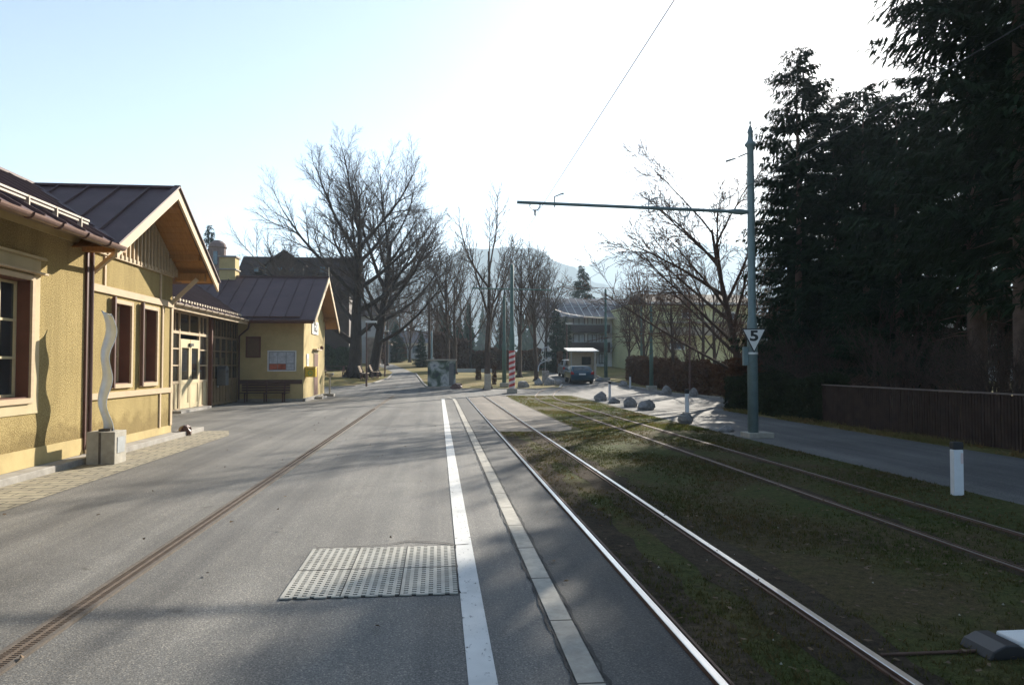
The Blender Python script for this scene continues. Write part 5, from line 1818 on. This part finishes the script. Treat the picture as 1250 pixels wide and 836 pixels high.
# pale green building
ZG = 84
gx0, gx1 = at(768, ZG)[0], at(925, ZG)[0]
gy = at(840, ZG)[1]
gz0 = T(gy)
Gb = thing('green_apartment_house', 'long pale yellow-green house behind bare trees', 'building', ((gx0 + gx1) / 2, gy, gz0))
ztop = zat(371, ZG)
m = MB(); m.box(gx0, gx1, gy, gy + 10, gz0 - .5, ztop - 0.1); m.build('wall', M['green_wall'], Gb)
m = MB(); m.prism([(gx0 + 1.8, gy - 0.7, ztop), (gx0 + 1.8, gy + 5, ztop + 1.6), (gx0 + 1.8, gy + 10.7, ztop), (gx0 + 1.8, gy + 10.7, ztop - .15), (gx0 + 1.8, gy - .7, ztop - .15)], (gx1 - gx0 - 1.4, 0, 0)); rfo = m.build('roof', M['dark_roof'], Gb)
m = MB(); m.box(gx0 + 2, gx1, gy - 0.85, gy - 0.7, ztop - 0.08, ztop + 0.12); m.build('gutter', M['white_paint'], rfo)
m = MB(); m.box(gx0 + 3, gx1, gy - 1.2, gy - 0.002, zat(395, ZG), zat(393, ZG)); m.box(gx0 + 3, gx1, gy - 1.2, gy - 1.1, zat(410, ZG), zat(400, ZG)); m.build('balcony', M['beige_panel'], Gb)
for (a, b, c, d_) in ((832, 841, 378, 389), (884, 900, 380, 390), (817, 836, 417, 427), (872, 890, 402, 412)):
    m = MB(); m.box(at(a, ZG)[0], at(b, ZG)[0], gy - .06, gy - .002, zat(d_, ZG), zat(c, ZG)); wo = m.build('window', M['white_paint'], Gb)
    m = MB(); m.box(at(a, ZG)[0] + .15, at(b, ZG)[0] - .15, gy - .08, gy - .061, zat(d_, ZG) + .15, zat(c, ZG) - .15); m.build('pane', M['far_glass'], wo)

# pale house glimpsed through the conifers
x, y = at(1140, 62)
t = thing('garden_house', 'pale house glimpsed low between the conifer trunks at right', 'building', (x, y, T(y)))
m = MB(); m.box(x - 7, x + 9, y, y + 8, T(y) - .3, T(y) + 5.2); m.build('wall', M['pale_wall'], t)
m = MB(); m.prism([(x - 7.6, y - .8, T(y) + 5.1), (x - 7.6, y + 4, T(y) + 7.6), (x - 7.6, y + 8.8, T(y) + 5.1)], (17.2, 0, 0)); m.build('roof', M['dark_roof'], t)
for a in (-5.5, -2.2, 1.5, 5.0):
    m = MB(); m.box(x + a, x + a + 1.3, y - .06, y - .002, T(y) + .9, T(y) + 2.3); wo = m.build('window', M['dark_wood'], t)
    m = MB(); m.box(x + a + .1, x + a + 1.2, y - .08, y - .061, T(y) + 1.0, T(y) + 2.2); m.build('pane', M['far_glass'], wo)

# bus shelter
x, y = at(710, 64); z0_ = T(y)
t = thing('bus_shelter', 'small bus shelter with white flat roof behind the cars', 'shelter', (x, y, z0_))
m = MB(); m.prism([(x - 1.35, y - 0.9, z0_ + 2.32), (x + 1.35, y - 0.9, z0_ + 2.32), (x + 1.2, y + 1.0, z0_ + 2.62), (x - 1.4, y + 1.0, z0_ + 2.62)], (0, 0, 0.07)); m.build('roof', M['white_paint'], t)
m = MB(); m.box(x - 1.0, x + 1.15, y + 0.5, y + 0.6, z0_, z0_ + 2.3); m.box(x + 1.05, x + 1.15, y - 0.7, y + 0.5, z0_, z0_ + 2.25); m.build('wall', M['beige_panel'], t)
m = MB(); m.box(x + 0.1, x + 0.9, y + 0.48, y + 0.498, z0_ + 1.2, z0_ + 1.9); m.build('window', M['glass'], t)
for q in (-1.05, 1.0):
    m = MB(); m.tube((x + q, y - 0.75, z0_), (x + q, y - 0.75, z0_ + 2.32), 0.04); m.build('post', M['steel'], t)

# spiral sculpture on pedestal
x, y = at(665.5, 57); z0_ = T(y)
t = thing('stone_pedestal', 'square stone pedestal among boulders on the lawn', 'pedestal', (x, y, z0_))
m = MB(); m.box(x - 0.22, x + 0.26, y - 0.25, y + 0.25, z0_, z0_ + 0.95); m.build('block', M['boulder'], t, bevel=0.03)
t = thing('spiral_sculpture', 'thin silvery spiral metal sculpture on the stone pedestal', 'sculpture', (x, y, z0_ + 0.95))
m = MB()
zz = z0_ + 0.95
sp = [(-.55, -.05), (-.5, .3), (-.35, .55), (-.05, .72), (.25, .78), (.42, .86), (.3, .72), (.0, .86), (-.25, 1.15), (-.3, 1.45), (-.1, 1.75), (.2, 1.8), (.45, 1.55)]
def catmull(P, n=5):
    out = []
    for i in range(len(P) - 1):
        p0, p1, p2, p3 = P[max(i - 1, 0)], P[i], P[i + 1], P[min(i + 2, len(P) - 1)]
        for k_ in range(n):
            t_ = k_ / n
            out.append(tuple(0.5 * ((2 * b) + (-a + c) * t_ + (2 * a - 5 * b + 4 * c - d_) * t_ ** 2 + (-a + 3 * b - 3 * c + d_) * t_ ** 3) for a, b, c, d_ in zip(p0, p1, p2, p3)))
    out.append(P[-1]); return out
cp = catmull(sp)
m.ptube([(x + a, y + 0.15 * sin(b * 3), zz + b) for a, b in cp], [0.04] * len(cp), 6); m.build('coil', M['chrome'], t, smooth=True)
m = MB(); m.tube((x, y, zz), (x, y, zz + 1.75), 0.02, 0.015, 6); m.build('stem', M['chrome'], t)

# cars -----------------------------------------------------------


def car(px, zc, rz, label, body, W=1.78, H=1.45, L=4.3, tall=False):
    t = thing('parked_car', label, 'car', (0, 0, 0))
    # side profile along y (rear at -L/2), (y, z)
    if not tall:
        low = [(-L / 2, .32), (-L / 2 - .02, .62), (-L / 2 + .08, .95), (-L / 2 + .3, 1.0), (0.7, .98), (L / 2 - .35, .85), (L / 2, .62), (L / 2, .3)]
        cab = [(-L / 2 + .22, .98), (-L / 2 + .75, H - .03), (-.5, H), (.2, H - .04), (1.05, .97)]
    else:
        low = [(-L / 2, .32), (-L / 2 - .02, .62), (-L / 2 + .02, 1.0), (-L / 2 + .1, 1.04), (0.9, 1.0), (L / 2 - .3, .9), (L / 2, .65), (L / 2, .3)]
        cab = [(-L / 2 + .06, 1.02), (-L / 2 + .3, H - .03), (-.3, H), (.5, H - .04), (1.3, 1.0)]
    m = MB(); m.prism([(-W / 2, a, b) for a, b in low], (W, 0, 0)); m.build('body', body, t, bevel=0.13)
    # tapered cabin
    n = len(cab); vs = []
    for sgn in (-1, 1):
        for a, b in cab:
            k_ = (b - cab[0][1]) / (H - cab[0][1])
            vs.append((sgn * (W / 2 - .06 - .17 * k_), a, b))
    fs = [tuple(range(n)), tuple(range(2 * n - 1, n - 1, -1))] + [((i + 1) % n, i, n + i, n + (i + 1) % n) for i in range(n)]
    m = MB(); m.add(vs, fs); m.build('cabin', body, t, bevel=0.06)
    # glass
    def gq(name, pts):
        a, b, c, d_ = [Vector(p_) for p_ in pts]
        nrm = (b - a).cross(d_ - a).normalized()
        mm = MB(); mm.prism([p_ + nrm * 0.012 for p_ in (a, b, c, d_)], nrm * 0.006); return mm.build(name, M['glass'], t)
    (y0_, z0c), (y1_, z1c) = cab[0], cab[1]
    def pt(sgn, f): return (sgn * (W / 2 - .06 - .17 * f - .13), y0_ + (y1_ - y0_) * f, z0c + (z1c - z0c) * f)
    gq('rear_window', [pt(-1, .12), pt(1, .12), pt(1, .88), pt(-1, .88)])
    (y2_, z2c), (y3_, z3c) = cab[-1], cab[-2]
    def pf(sgn, f): return (sgn * (W / 2 - .06 - .17 * f - .1), y2_ + (y3_ - y2_) * f, z2c + (z3c - z2c) * f)
    gq('windscreen', [pf(1, .1), pf(-1, .1), pf(-1, .9), pf(1, .9)])
    for sgn in (-1, 1):
        def sd(y__, f): return (sgn * (W / 2 - .06 - .17 * f + .002), y__, z0c + (H - z0c) * f)
        q = [sd(-L / 2 + .75, .12), sd(.75, .12), sd(.25, .85), sd(-L / 2 + 1.0, .85)]
        gq('side_window', q if sgn > 0 else q[::-1])
        m = MB(); m.box(sgn * W / 2 - .09 - (0 if sgn > 0 else .0), sgn * W / 2 + .09, .72, .86, .98, 1.12); m.build('mirror', body, t, bevel=0.02)
        m = MB(); m.prism([(sgn * (W / 2 - .27), -L / 2 + .0, .74), (sgn * (W / 2 - .02), -L / 2 + .0, .74), (sgn * (W / 2 - .02), -L / 2 + .02, .96), (sgn * (W / 2 - .2), -L / 2 + .02, .93)], (0, -.035, 0)); m.build('tail_light', M['tail'], t)
        m = MB(); m.box(sgn * (W / 2 - .45), sgn * (W / 2 - .06), L / 2 - .04, L / 2 + .012, .58, .70); m.build('headlight', M['sign_white'], t)
        for yy_ in (-L / 2 + .78, L / 2 - .85):
            m = MB(); m.lathe([(.22, 0), (.31, .0), (.32, .03), (.32, .17), (.31, .2), (.22, .2)], (sgn * (W / 2 - .10) - .1, yy_, .32), 18, 'x'); wh = m.build('wheel', M['tyre'], t)
            m = MB(); m.lathe([(.05, 0), (.20, .01), (.215, .0), (.215, .212), (.2, .205), (.05, .212)], (sgn * (W / 2 - .10) - .106, yy_, .32), 14, 'x'); m.build('rim', M['chrome'], wh)
    m = MB(); m.box(-W / 2 + .03, W / 2 - .03, -L / 2 - .07, -L / 2 + .05, .30, .56); m.build('rear_bumper', body, t, bevel=0.04)
    m = MB(); m.box(-.26, .26, -L / 2 - .035, -L / 2 - .01, .70, .81); m.build('number_plate', M['sign_white'], t)
    m = MB(); m.box(-W / 2 + .1, W / 2 - .1, -L / 2 + .1, L / 2 - .1, .18, .34); m.build('underbody', M['tyre'], t)
    x, y = at(px, zc)
    t.location = (x, y, T(y) + 0.01); t.rotation_euler = (math.atan(0.03), 0, rz)
    return t


car(706, 57.5, R(-3), 'dark teal hatchback seen from behind on the road', M['car_body'], H=1.34)
car(695.5, 67, R(-3), 'taller grey car parked ahead of the dark teal hatchback', M['car_silver'], H=1.58, tall=True)

# chalet behind the station
ZC = 78
cx0, cx1 = at(283, ZC)[0], at(432, ZC)[0]; cy = at(350, ZC)[1]; gz0 = T(cy)
H_ = thing('dark_roofed_house', 'large house with dark roof and gabled dormer above the station wing', 'building', ((cx0 + cx1) / 2, cy, gz0))
zr = zat(313, ZC + 4.5); ze = zat(352, ZC)
m = MB(); m.box(cx0 + 0.7, cx1 - .7, cy + .8, cy + 9, gz0 - .5, ze + .3); m.build('wall', M['dark_wood'], H_)
m = MB(); m.prism([(cx0, cy, ze), (cx0, cy + 4.8, zr), (cx0, cy + 9.6, ze), (cx0, cy + 9.6, ze - .2), (cx0, cy, ze - .2)], (cx1 - cx0, 0, 0)); rfo = m.build('roof', M['dark_roof'], H_)
dcx = at(346, ZC)[0]
zp = zat(304, ZC); zz = zat(322, ZC)
m = MB(); m.prism([(dcx - 2.2, cy - .1, zz), (dcx, cy - .1, zp), (dcx + 2.2, cy - .1, zz), (dcx + 2.2, cy - .1, zz - .2), (dcx, cy - .1, zp - .25), (dcx - 2.2, cy - .1, zz - .2)], (0, 5, 0)); m.build('dormer_roof', M['dark_roof'], H_)
m = MB(); m.prism([(dcx - 1.9, cy + .3, ze), (dcx + 1.9, cy + .3, ze), (dcx + 1.9, cy + .3, zz - .05), (dcx, cy + .3, zp - .4), (dcx - 1.9, cy + .3, zz - .05)], (0, 4, 0)); m.build('dormer_wall', M['dark_wood'], H_)
for (a, b, c, d_) in ((306, 313, 324, 331), (318, 330, 321, 332), (337, 344, 325, 331), (350, 358, 325, 331), (386, 394, 322, 331)):
    inside = 330 < (a + b) / 2 < 362
    yy = cy + .28 if inside else cy + 1.2
    m = MB(); m.box(at(a, ZC)[0], at(b, ZC)[0], yy - .1, yy + 2.2, zat(d_, ZC), zat(c, ZC)); wo = m.build('window', M['dark_wood'], H_)
    m = MB(); m.box(at(a, ZC)[0] + .08, at(b, ZC)[0] - .08, yy - .125, yy - .102, zat(d_, ZC) + .08, zat(c, ZC) - .08); m.build('pane', M['far_glass'], wo)
# round-topped turret
x, y = at(264, 76); 
t = thing('turret', 'brownish round-topped turret beside the conifer above the roof', 'tower', (x, y, T(y)))
m = MB(); zt = zat(296, 76)
m.lathe([(0.85, 0), (0.85, zt - T(y) - .6), (0.95, zt - T(y) - .5), (0.8, zt - T(y) - .1), (0.45, zt - T(y) + .2), (0.05, zt - T(y) + .3)], (x, y, T(y)), 14); m.build('tower_wall', simple('turret_render', (0.22, 0.15, 0.13), 0.9, var=0.2), t)
m = MB(); m.box(x - .15, x + .25, y - .93, y - .80, zt - 2.4, zt - 1.0); m.build('window', M['far_glass'], t)

# pale house behind the twin trees
x0_, x1_ = at(398, 100)[0], at(462, 100)[0]; yy = at(430, 100)[1]; gz0 = T(yy)
t = thing('pale_house', 'pale grey house glimpsed behind the twin tree trunks', 'building', ((x0_ + x1_) / 2, yy, gz0))
m = MB(); m.box(x0_, x1_, yy, yy + 8, gz0 - .5, zat(384, 100)); m.build('wall', M['pale_wall'], t)
m = MB(); m.prism([(x0_ - .6, yy - .7, zat(386, 100)), (x0_ - .6, yy + 4, zat(370, 104)), (x0_ - .6, yy + 8.7, zat(386, 100))], (x1_ - x0_ + 1.2, 0, 0)); m.build('roof', M['dark_roof'], t)
for a in (408, 420, 446):
    m = MB(); m.box(at(a, 100)[0], at(a + 6, 100)[0], yy - .06, yy - .002, zat(404, 100), zat(394, 100)); wo = m.build('window', M['dark_wood'], t)
    m = MB(); m.box(at(a, 100)[0] + .1, at(a + 6, 100)[0] - .1, yy - .08, yy - .061, zat(403, 100), zat(395, 100)); m.build('pane', M['far_glass'], wo)

# retaining wall with garage
w0 = at(458, 92); w1 = at(503, 125); w1 = (w1[0], w1[1])
t = thing('retaining_wall', 'creeper-covered stone wall with a grey garage door by the rising path', 'wall', (w0[0], w0[1], T(w0[1])))
def wpt(s_): return (w0[0] + (w1[0] - w0[0]) * s_, w0[1] + (w1[1] - w0[1]) * s_)
z0a, z1a = T(w0[1]), T(w1[1])
m = MB()
top0, top1 = zat(413, 92), zat(424, 125)
m.prism([(w0[0], w0[1], z0a - .5), (w1[0], w1[1], z1a - .5), (w1[0], w1[1], top1), (w0[0], w0[1], top0)], (-1.2, 0.3, 0)); m.build('stonework', M['retaining'], t)
m = MB(); m.prism([(w0[0] + .1, w0[1], top0), (w1[0] + .1, w1[1], top1), (w1[0] + .1, w1[1], top1 + .18), (w0[0] + .1, w0[1], top0 + .18)], (-1.4, 0.3, 0)); m.build('coping', M['concrete'], t)
a, b = wpt(0.22), wpt(0.40)
m = MB(); zg = T(a[1]); m.prism([(a[0], a[1], zg), (b[0], b[1], zg), (b[0], b[1], zg + 2.6), (a[0], a[1], zg + 2.6)], (.05, -.02, 0)); dd = m.build('garage_door', M['grey_blue'], t)
for q in (a, b):
    m = MB(); m.box(q[0] - .02, q[0] + .14, q[1] - .3, q[1] + .3, zg, zg + 2.7); m.build('door_jamb', M['white_paint'], dd)
rg = random.Random(6)
m = MB()
for _ in range(9000):
    s_ = rg.choice((rg.uniform(0.0, .2), rg.uniform(.44, 1.0), rg.uniform(.44, 1.0)))
    q = wpt(s_); zb_, zt_ = T(q[1]), top0 + (top1 - top0) * s_
    z_ = zb_ + (zt_ - zb_) * rg.random() ** 1.0
    if sin(s_ * 40) + sin(z_ * 2 + s_ * 9) < -0.9: continue
    c = Vector((q[0] + rg.uniform(.03, .2), q[1], z_)); v1 = Vector((rg.uniform(-1, 1), rg.uniform(-1, 1), rg.uniform(-1, 1))) * .13; v2 = Vector((rg.uniform(-1, 1), rg.uniform(-1, 1), rg.uniform(-1, 1))) * .1
    m.add([c - v1, c + v2, c + v1, c - v2], [(0, 1, 2, 3)])
m.build('creeper', M['beech_hedge'], t)

# small white building at the end of the path
x, y = at(502, 118); gz0 = T(y)
t = thing('white_cottage', 'small white house at the end of the rising path', 'building', (x, y, gz0))
m = MB(); m.box(x - 3.2, x + 4.5, y, y + 6, gz0 - .5, gz0 + 2.6); m.build('wall', M['white_wall'], t)
m = MB(); m.prism([(x - 3.8, y - .7, gz0 + 2.5), (x - 3.8, y + 3, gz0 + 4.6), (x - 3.8, y + 6.7, gz0 + 2.5)], (8.9, 0, 0)); m.build('roof', M['far_roof'], t)
for a in (-2.2, 0.2, 2.6):
    m = MB(); m.box(x + a, x + a + 1.0, y - .06, y - .002, gz0 + .9, gz0 + 2.1); m.build('window', M['far_glass'], t)

# picnic table and two loungers on the bank
bk = MB()
# gentle grass bank under the twin trees
NX, NY = 26, 30
for j in range(NY + 1):
    for i in range(NX + 1):
        u, v = i / NX, j / NY
        x = -21 + 15.8 * u; y = 52.2 + 20 * v
        xr = -5.1 + (0.5 if y > 58 else -((58 - y) / 6) ** 2 * 1.6)
        x = -21 + (xr + 21) * u
        h = 0.40 * (sin(pi * min(1, u * 1.02)) ** 0.6) * (sin(pi * min(1, v)) ** 0.5) if 0 < u < 1 and 0 < v < 1 else 0
        bk.v.append((x, y, T(y) + 0.012 + h - (0.03 if h == 0 else 0)))
for j in range(NY):
    for i in range(NX):
        q = j * (NX + 1) + i
        bk.f.append((q, q + 1, q + NX + 2, q + NX + 1))
tag(bk.build('grass_bank', M['lawn'], origin=(0, 0, 0), smooth=True), kind='structure')


def bank_z(y): return T(y) + 0.38


x, y = at(408, 60); z0_ = bank_z(y)
t = thing('picnic_table', 'dark wooden picnic table with benches beside the big tree', 'table', (x, y, z0_))
m = MB()
for i in range(5): m.box(x - 1, x + 1, y - .38 + i * .155, y - .25 + i * .155, z0_ + .74, z0_ + .78)
m.build('tabletop', M['bench_wood'], t)
for s_ in (-1, 1):
    m = MB(); m.box(x - 1, x + 1, y + s_ * .75 - .13, y + s_ * .75 + .13, z0_ + .44, z0_ + .48); m.build('seat', M['bench_wood'], t)
    m = MB(); m.beam((x + s_ * .75, y - .6, z0_ - .05), (x + s_ * .75, y - .2, z0_ + .74), .08, .05); m.beam((x + s_ * .75, y + .6, z0_ - .05), (x + s_ * .75, y + .2, z0_ + .74), .08, .05); m.beam((x + s_ * .7, y - .85, z0_ + .42), (x + s_ * .7, y + .85, z0_ + .42), .05, .09); m.build('leg', M['bench_wood'], t)
for px_, zc_, lb in ((443, 56.5, 'pale wooden park bench at the foot of the big tree, nearer one'), (456, 59, 'pale wooden park bench at the foot of the big tree, farther one')):
    x, y = at(px_, zc_); z0_ = bank_z(y) - .06
    t = thing('park_bench', lb, 'bench', (x, y, z0_), 'pale benches below the twin trees')
    m = MB()
    for i in range(4): m.box(x - .05 + i * .12, x + .05 + i * .12, y - .8, y + .8, z0_ + .40, z0_ + .44)
    m.build('seat', M['pale_wood'], t)
    m = MB()
    for i in range(4): m.box(x - .16 - i * .05, x - .12 - i * .05, y - .8, y + .8, z0_ + .48 + i * .13, z0_ + .58 + i * .13)
    m.build('backrest', M['pale_wood'], t)
    for s_ in (-.6, .6):
        m = MB(); m.box(x - .12, x - .06, y + s_ - .03, y + s_ + .03, z0_ - .1, z0_ + .4); m.box(x + .3, x + .36, y + s_ - .03, y + s_ + .03, z0_ - .1, z0_ + .4); m.beam((x - .08, y + s_, z0_ + .4), (x - .32, y + s_, z0_ + 1.0), .05, .04); m.build('leg', M['pipe'], t)
# park pale bench behind + small trees' stumps
x, y = at(571, 56)
# stone trough / dark shrub cluster on lawn
hedge('garden_shrub', 'low brown shrub on the lawn right of the tree guard', [at(601, 55), at(606, 55)], 0.6, 1.3, 900, M['beech_hedge'], 31, 0.06)
hedge('garden_shrub', 'low brown shrub on the lawn left of the tree guard', [at(581, 62), at(587, 62)], 0.8, 0.9, 900, M['beech_hedge'], 32, 0.07)
# pale wall at the back of the lawn
wl = MB()
a, b = at(556, 76), at(606, 76)
wl.prism([(a[0], a[1], T(a[1])), (b[0], b[1], T(b[1])), (b[0], b[1], T(b[1]) + .35), (a[0], a[1], T(a[1]) + .35)], (0, .3, 0))
tag(wl.build('low_wall', M['pale_wall']), 'low pale garden wall at the back of the park lawn', 'wall')

# far woodland closing the view
wd = MB()
rg = random.Random(77)
srcs = []
for s_ in (61, 62, 63):
    r2 = random.Random(s_)
    a = MB()
    grow(a, a, r2, Vector((0, 0, 0)), Vector((0, 0, 1)), 9.5, 0.2, 0, dict(PM, n=[9, 7, 5], seg=[5, 3, 2, 1], rmin=0.02))
    srcs.append(a)
for i in range(58):
    x = -50 + 200 * (i + rg.random()) / 58
    y = rg.uniform(128, 160)
    s = rg.choice(srcs); k_ = rg.uniform(.8, 1.25); c_, s__ = cos(i * 1.3) * k_, sin(i * 1.3) * k_
    wd.add([(x + vx * c_ - vy * s__, y + vx * s__ + vy * c_, T(y) + vz * k_) for vx, vy, vz in s.v], s.f)
o = wd.build('far_wood', M['twig'], origin=(0, 140, T(140)))
tag(o, 'brown leafless woodland closing the view behind the village', 'woodland', kind='stuff')
# far evergreens mass on the slope
wd = MB()
for i in range(70):
    x = -60 + 260 * (i + rg.random()) / 70; y = rg.uniform(165, 230); h = rg.uniform(9, 16); r0 = h * .2
    z = T(y)
    for k_ in range(9):
        zz = z + h * (0.08 + .1 * k_); rr = r0 * (1 - k_ / 9.2)
        n = 11
        vs = []
        for q in range(n):
            an = q * 2 * pi / n + k_; rj = rr * (1.15 if q % 2 else .6) * rg.uniform(.8, 1.2)
            vs.append((x + cos(an) * rj, y + sin(an) * rj, zz - rr * .35))
        vs.append((x, y, zz + h * .16))
        wd.add(vs, [(q, (q + 1) % n, n) for q in range(n)])
tag(wd.build('far_conifers', M['spruce_far'], origin=(0, 190, T(190))), 'dark belt of distant conifers below the mountains', 'woodland', kind='stuff')

# ------------------------------------------------------------------ mountains
def mountain(name, ridge, dist, depth, seed, rough_):
    """ridge: (px, py) photo points of the crest at distance dist"""
    m = MB(); rg = random.Random(seed)
    xs_ = [at(p_[0], dist)[0] for p_ in ridge]; hs = [zat(p_[1], dist) for p_ in ridge]
    y0_ = dist
    NXm, NYm = 110, 26
    ph = [rg.uniform(0, 6.28) for _ in range(12)]
    def crest(x):
        for i in range(len(xs_) - 1):
            if xs_[i] <= x <= xs_[i + 1]:
                t_ = (x - xs_[i]) / (xs_[i + 1] - xs_[i]); t_ = t_ * t_ * (3 - 2 * t_)
                return hs[i] + (hs[i + 1] - hs[i]) * t_
        return hs[0] if x < xs_[0] else hs[-1]
    for j in range(NYm + 1):
        v = j / NYm
        for i in range(NXm + 1):
            x = xs_[0] + (xs_[-1] - xs_[0]) * i / NXm
            prof = (1 - abs(v * 2 - 1)) ** 0.9
            nz_ = sum(sin(x * f_ + ph[q] + v * (5 + q)) * a_ for q, (f_, a_) in enumerate([(.007, .05), (.02, .035), (.042, .022), (.09, .012), (.16, .007)]))
            m.v.append((x, y0_ + (v - .5) * depth, 4 + crest(x) * prof * (1 + nz_ * rough_ * (1.2 - prof * .7))))
    for j in range(NYm):
        for i in range(NXm):
            q = j * (NXm + 1) + i
            m.f.append((q, q + 1, q + NXm + 2, q + NXm + 1))
    tag(m.build(name, M['rock'], origin=(0, dist, 0), smooth=False), kind='structure')


mountain('mountain', [(-200, 440), (250, 420), (400, 372), (470, 342), (530, 318), (570, 306), (620, 299), (650, 300), (690, 318), (740, 350), (800, 385), (900, 420), (1200, 440)], 1500, 800, 3, 1.0)
mountain('mountain', [(300, 440), (560, 400), (640, 345), (700, 322), (780, 302), (860, 296), (950, 300), (1050, 305), (1200, 330), (1400, 390), (1700, 440)], 2500, 1000, 5, 1.0)

# ------------------------------------------------------------------ air
HAZE = True
if HAZE:
    m = MB(); m.box(-3400, 5400, -390, 6400, -1.0, 500)
    hz = bpy.data.materials.new('thin_valley_haze'); hz.use_nodes = True
    nt = hz.node_tree
    for n in list(nt.nodes): nt.nodes.remove(n)
    out = nt.nodes.new('ShaderNodeOutputMaterial'); pv = nt.nodes.new('ShaderNodeVolumePrincipled')
    pv.inputs['Color'].default_value = (0.66, 0.83, 1.0, 1); pv.inputs['Density'].default_value = 0.00036; pv.inputs['Anisotropy'].default_value = 0.25
    nt.links.new(pv.outputs[0], out.inputs['Volume'])
    o = m.build('haze', hz); tag(o, 'thin pale blue air between camera and mountains', 'haze', kind='stuff')

# ------------------------------------------------------------------ light, sky, camera
w = bpy.data.worlds.new('World'); scene.world = w; w.use_nodes = True
nt = w.node_tree
bg = nt.nodes['Background']
sky = nt.nodes.new('ShaderNodeTexSky'); sky.sky_type = 'NISHITA'; sky.sun_disc = False
sky.sun_elevation = SUN_EL; sky.sun_rotation = SUN_AZ
sky.altitude = 900; sky.air_density = 1.0; sky.dust_density = 1.6; sky.ozone_density = 2.0
nt.links.new(sky.outputs[0], bg.inputs[0]); bg.inputs[1].default_value = 0.052

sd = bpy.data.lights.new('sun', 'SUN'); sd.energy = 5.0; sd.angle = R(0.55); sd.color = (1.0, 0.92, 0.79)
so = bpy.data.objects.new('sun', sd); C.objects.link(so)
dv = Vector((sin(SUN_AZ) * cos(SUN_EL), cos(SUN_AZ) * cos(SUN_EL), sin(SUN_EL)))
so.rotation_euler = (-dv).to_track_quat('-Z', 'Y').to_euler(); so.location = (0, 0, 30)

cam = bpy.data.cameras.new('camera'); co_ = bpy.data.objects.new('camera', cam); C.objects.link(co_)
cam.sensor_width = 36; cam.lens = 36 * FPX / 1250; cam.clip_start = 0.1; cam.clip_end = 12000
co_.location = (0, 0, CAMZ); co_.rotation_euler = (R(90) + math.atan(28 / FPX), 0, -PSI)
scene.camera = co_

scene.render.engine = 'CYCLES'
scene.cycles.max_bounces = 6; scene.cycles.diffuse_bounces = 3; scene.cycles.glossy_bounces = 3; scene.cycles.volume_bounces = 1
scene.cycles.use_denoising = True
scene.view_settings.view_transform = 'Standard'; scene.view_settings.look = 'None'
scene.view_settings.gamma = 1; scene.view_settings.exposure = 1.65
